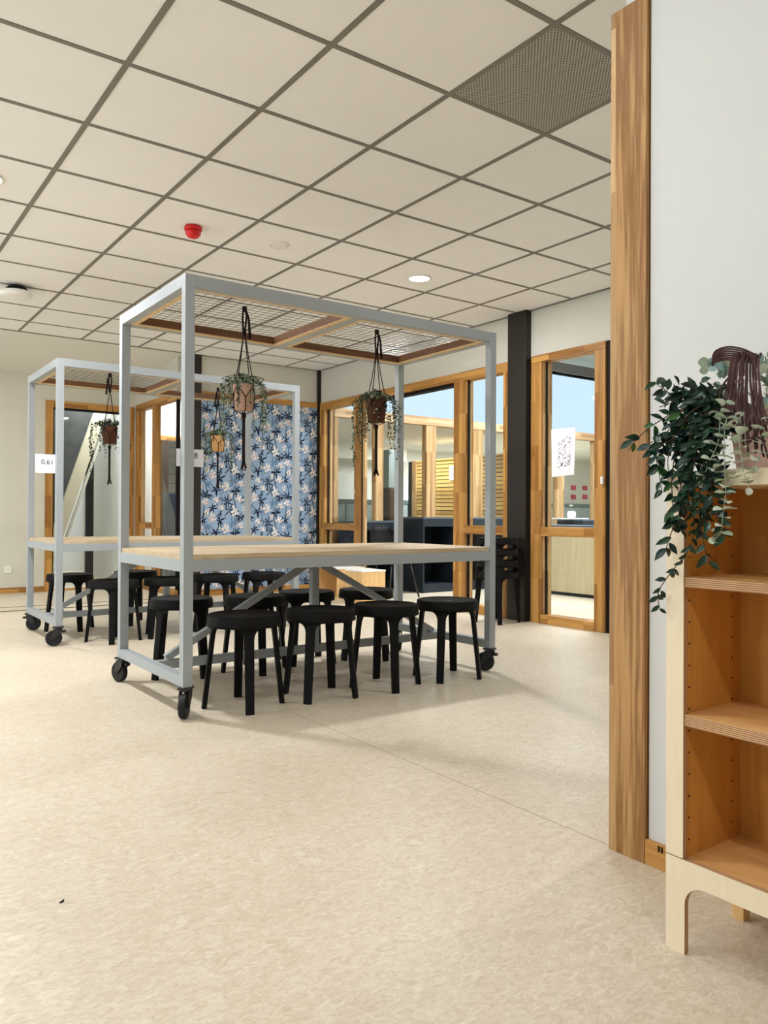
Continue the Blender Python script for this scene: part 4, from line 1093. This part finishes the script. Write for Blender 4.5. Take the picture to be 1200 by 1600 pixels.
# pot and macrame on the shelf top
PXc, PYc, PZ = 1.575, .835, ST + .0045
pt = thing('plant_pot', 'pale rose pot on top of the birch shelf unit', 'pot', (PXc, PYc, PZ))
part('body', MB().lathe([(.058, PZ), (.062, PZ + .004), (.078, PZ + .115), (.080, PZ + .12), (.076, PZ + .12), (.072, PZ + .10), (0, PZ + .10)], 36, (PXc, PYc, 0)), M['pot_rose'], pt, smooth=True)
part('soil', MB().lathe([(.0725, PZ + .101), (0, PZ + .106)], 24, (PXc, PYc, 0)), M['soil'], pt)

def wp(px, py, X): v = at_x(px, py, X); return Vector((v.x, v.y, v.z))
def path(pts, sub=5):
    """px, py, X(depth plane) control points to a smooth world polyline"""
    P_ = [wp(*p) for p in pts]; out = []
    for i in range(len(P_) - 1):
        p0, p1, p2, p3 = P_[max(i - 1, 0)], P_[i], P_[i + 1], P_[min(i + 2, len(P_) - 1)]
        for k in range(sub):
            t = k / sub
            out.append(.5 * ((2 * p1) + (p2 - p0) * t + (2 * p0 - 5 * p1 + 4 * p2 - p3) * t * t + (3 * p1 - p0 - 3 * p2 + p3) * t ** 3))
    out.append(P_[-1]); return out

# unit leaf meshes, shared by every copy
def unit_leaf(name, mat, rows, cup, curl):
    b = MB(); cols = []
    for (t, w_) in rows:
        cols.append([(t, w_, cup * abs(w_) * 1.2 - curl * t * t), (t, 0, -curl * t * t), (t, -w_, cup * abs(w_) * 1.2 - curl * t * t)])
    for c in cols: b.v += c
    for k in range(len(rows) - 1):
        for j in (0, 1):
            q = k * 3 + j; b.f.append((q, q + 1, q + 4, q + 3)); b.m.append(0)
    o = mk(name, b, mat, smooth=True); me = o.data; bpy.data.objects.remove(o); return me
VR = ((0, .01), (.12, .12), (.32, .21), (.55, .215), (.78, .12), (.93, .035), (1, .003))
ER = ((0, .04), (.12, .22), (.35, .42), (.62, .46), (.85, .32), (.97, .12), (1, .03))
leaf_me = [unit_leaf('leaf_a', M['vine'], VR, .5, .10), unit_leaf('leaf_b', M['vine2'], VR, .35, .22), unit_leaf('leaf_c', M['vine3'], VR, .4, .05)]
euc_me = [unit_leaf('round_leaf_a', M['euca'], ER, .2, .05), unit_leaf('round_leaf_b', M['euca2'], ER, .3, .15), unit_leaf('round_leaf_c', M['euca_b'], ER, .25, .1)]
def put_leaf(me, parent, p, d, nrm, L, name='leaf'):
    d = Vector(d).normalized(); y = Vector(nrm).cross(d)
    if y.length < 1e-3: y = Vector((.3, 1, .2)).cross(d)
    y.normalize(); z = d.cross(y)
    o = bpy.data.objects.new(name, me); C.objects.link(o); o.parent = parent
    pp = Vector(p) - org(parent)
    o.matrix_local = Matrix(((d.x * L, y.x * L, z.x * L, pp.x), (d.y * L, y.y * L, z.y * L, pp.y), (d.z * L, y.z * L, z.z * L, pp.z), (0, 0, 0, 1)))
    return o
rnd = random.Random(5)
tv = thing('trailing_vine', 'glossy dark green trailing vine spilling over the end of the birch shelf', 'plant', (PXc, PYc, PZ + .1))
VP = [
    [(1165, 640, 1.58), (1130, 618, 1.57), (1098, 612, 1.52), (1060, 620, 1.47), (1032, 604, 1.46), (1022, 596, 1.46)],
    [(1160, 650, 1.58), (1110, 632, 1.53), (1062, 640, 1.47), (1035, 655, 1.46), (1010, 672, 1.46), (990, 692, 1.46), (982, 704, 1.46)],
    [(1160, 645, 1.57), (1100, 640, 1.50), (1062, 690, 1.46), (1050, 745, 1.455), (1052, 800, 1.455), (1050, 830, 1.455)],
    [(1160, 655, 1.57), (1110, 650, 1.48), (1080, 700, 1.455), (1075, 770, 1.45), (1085, 820, 1.45), (1075, 860, 1.45), (1052, 890, 1.45), (1032, 918, 1.45), (1028, 935, 1.45), (1032, 955, 1.45)],
    [(1160, 650, 1.56), (1115, 655, 1.47), (1100, 720, 1.455), (1092, 790, 1.45), (1100, 850, 1.45), (1108, 880, 1.45)],
    [(1160, 650, 1.56), (1122, 660, 1.465), (1112, 730, 1.455), (1114, 790, 1.45), (1128, 826, 1.45), (1134, 838, 1.45)],
    [(1165, 640, 1.57), (1115, 622, 1.51), (1075, 632, 1.46), (1040, 680, 1.455), (1026, 710, 1.455), (1030, 740, 1.455), (1034, 765, 1.455)],
    [(1160, 640, 1.57), (1108, 640, 1.49), (1070, 660, 1.46), (1045, 690, 1.455), (1020, 690, 1.455), (1012, 700, 1.455)],
    [(1160, 648, 1.56), (1105, 668, 1.465), (1082, 730, 1.45), (1062, 800, 1.45), (1046, 840, 1.45), (1040, 862, 1.45)],
    [(1160, 640, 1.57), (1120, 620, 1.53), (1080, 612, 1.48), (1048, 630, 1.46), (1030, 636, 1.455)],
    [(1165, 645, 1.56), (1118, 655, 1.47), (1095, 690, 1.452), (1070, 735, 1.45), (1060, 790, 1.45), (1066, 815, 1.45)],
    [(1165, 645, 1.56), (1122, 640, 1.48), (1092, 655, 1.455), (1076, 690, 1.45), (1068, 730, 1.45)],
    [(1165, 645, 1.56), (1118, 632, 1.50), (1085, 640, 1.46), (1060, 670, 1.452), (1044, 715, 1.45), (1046, 742, 1.45)],
]
stm = MB(); nleaf = 0; view = -CF
for k, pts in enumerate(VP):
    q = path(pts, 6); stm.tube(q, .0016, 5, r1=.0009)
    acc = 0; side = 1; step = .0135 if k not in (1, 3) else .017
    total = 0
    for (a, b) in zip(q, q[1:]):
        d = b - a; acc += d.length; total += d.length
        if acc < step or total < .05: continue
        acc = 0
        for rep in (0, 1):
            if nleaf >= 292: break
            if rnd.random() < .12: continue
            side = -side
            dn = d.normalized(); lat = dn.cross(view).normalized()
            ld = dn * rnd.uniform(.2, .9) + lat * side * rnd.uniform(.5, 1.1) + view * rnd.uniform(-.5, .6) + Vector((0, 0, -.25))
            nr = view + Vector((rnd.uniform(-.7, .7), rnd.uniform(-.7, .7), rnd.uniform(-.3, .9)))
            L = rnd.uniform(.022, .036)
            tail = total > .30 and k == 3
            if tail: L *= .75
            put_leaf(rnd.choice(leaf_me[:2] + leaf_me) if k in (1, 6, 2) else rnd.choice(leaf_me[:2]), tv, a + Vector((rnd.uniform(-.006, .006),) * 3), ld, nr, L); nleaf += 1
part('stem', stm, M['twig'], tv, smooth=True)
fo = MB()        # the dense heart of the plant, past what can be told apart
for k in range(430):
    pts = VP[rnd.choice((0, 2, 4, 5, 6, 7, 8, 9, 10, 11, 12))]
    q = path(pts, 4); i_ = rnd.randrange(3, max(5, int(len(q) * .68)))
    c = q[min(i_, len(q) - 1)] + Vector((rnd.uniform(-.002, .03), rnd.uniform(-.022, .022), rnd.uniform(-.022, .022)))
    add_leaf(fo, c, (rnd.uniform(-1, 1), rnd.uniform(-1, 1), rnd.uniform(-1.2, .4)), view + Vector((rnd.uniform(-.8, .8), rnd.uniform(-.8, .8), rnd.uniform(-.3, .9))), rnd.uniform(.022, .035), rnd.uniform(.011, .016), rnd.choice((0, 1, 1)))
part('foliage', fo, [M['vine'], M['vine2']], tv, kind='stuff')

eu = thing('eucalyptus', 'pale grey green eucalyptus sprays hanging over the shelf front', 'plant', (PXc, PYc, PZ + .1))
EP = [
    [(1150, 620, 1.53), (1128, 640, 1.47), (1122, 690, 1.452), (1108, 722, 1.448), (1098, 752, 1.448)],
    [(1152, 620, 1.52), (1134, 660, 1.46), (1132, 720, 1.448), (1134, 765, 1.445), (1130, 800, 1.445), (1126, 832, 1.445), (1118, 842, 1.445)],
    [(1160, 630, 1.52), (1155, 680, 1.455), (1158, 710, 1.447), (1162, 738, 1.445), (1170, 762, 1.445)],
    [(1190, 640, 1.5), (1193, 680, 1.46), (1186, 714, 1.45), (1180, 728, 1.45)],
]
es = MB(); ne = 0
for k, pts in enumerate(EP):
    q = path(pts, 8); es.tube(q, .0011, 5, r1=.0006)
    acc = 0; total = 0; ang = rnd.uniform(0, 6)
    for (a, b) in zip(q, q[1:]):
        d = b - a; acc += d.length; total += d.length
        if acc < .0115: continue
        acc = 0; ang += 1.35
        dn = d.normalized(); e1 = dn.cross(Vector((.3, .8, .4))).normalized(); e2 = dn.cross(e1)
        for s_ in (0, PI):
            ld = e1 * math.cos(ang + s_) + e2 * math.sin(ang + s_) + dn * rnd.uniform(-.25, .1)
            put_leaf(rnd.choice(euc_me[:2]), eu, a, ld, -dn + view * rnd.uniform(0, .5), rnd.uniform(.018, .028)); ne += 1
    dn = (q[-1] - q[-2]).normalized()
    for j in range(3):
        put_leaf(euc_me[1], eu, q[-1], dn + Vector((rnd.uniform(-1, 1), rnd.uniform(-1, 1), 0)) * .8, view, .015)
for (px, py, X, n_) in ((1116, 572, 1.56, 12), (1128, 582, 1.55, 9), (1196, 572, 1.56, 14), (1200, 592, 1.55, 12), (1197, 622, 1.5, 6), (1150, 575, 1.57, 6)):
    c = wp(px, py, X)
    es.tube([Vector((PXc, PYc, PZ + .11)), c + Vector((0, 0, .02)), c], .0012, 5)
    for j in range(n_):
        dd = Vector((rnd.uniform(-1, 1), rnd.uniform(-1, 1), rnd.uniform(-.3, 1)))
        put_leaf(rnd.choice(euc_me), eu, c + Vector((rnd.uniform(-.012, .012), rnd.uniform(-.012, .012), rnd.uniform(-.012, .012))), dd, view + dd * .3, rnd.uniform(.018, .026))
part('stem', es, M['euca'], eu, smooth=True)

ma = thing('macrame_cords', 'bundle of mauve suede cords draped over the pot on the shelf', 'cord', (PXc, PYc, PZ + .16))
CP = []
for k in range(7):      # bundle over the top
    j = k * 4.6
    CP.append([(1113 + k * .6, 572 - k, 1.54), (1116 + k, 551 + j * .5, 1.54), (1134, 542.5 + j * .7, 1.535), (1155, 544 + j * .75, 1.53), (1172, 550 + j * .6, 1.52), (1182, 556 + j * .4, 1.51)])
for k in range(24):
    x = 1143 + (k % 12) * 3.7 + rnd.uniform(-1.5, 1.5); ln = (rnd.uniform(646, 668) if k % 13 < 5 else rnd.uniform(655, 712))
    fan = (x - 1158) * .75
    CP.append([(x + 4, 553 + rnd.uniform(-2, 4), 1.525), (x, 568, 1.505), (x - 2 + fan * .2, 600, 1.485), (x - 5 + fan * .55 + rnd.uniform(-3, 3), 632, 1.475), (x - 4 + fan + rnd.uniform(-4, 4), ln, 1.468)])
CP.append([(1143, 585, 1.50), (1128, 605, 1.49), (1121, 640, 1.475), (1119, 670, 1.465), (1122, 684, 1.46), (1129, 684, 1.46), (1132, 672, 1.465), (1131, 655, 1.468)])
CP.append([(1172, 650, 1.47), (1168, 676, 1.46), (1174, 684, 1.455), (1182, 672, 1.455), (1192, 664, 1.455), (1202, 660, 1.46)])
CP.append([(1178, 640, 1.47), (1186, 668, 1.46), (1196, 700, 1.45), (1200, 716, 1.45)])
CP.append([(1182, 650, 1.47), (1192, 676, 1.455), (1190, 700, 1.45), (1194, 714, 1.45)])
CP.append([(1168, 650, 1.47), (1170, 690, 1.455), (1180, 682, 1.452), (1196, 690, 1.45)])
for pts in CP:
    part('cord', MB().tube(path(pts, 5), .0020, 6), M['cord_mauve'], ma, smooth=True)
for (px, py, X) in ((1154, 664, 1.462), (1169, 690, 1.455), (1147, 660, 1.462)):
    c = wp(px, py, X); part('knot', MB().lathe([(0, -.005), (.004, -.003), (.0045, .002), (0, .005)], 8, tuple(c)), M['cord_mauve'], ma, smooth=True)
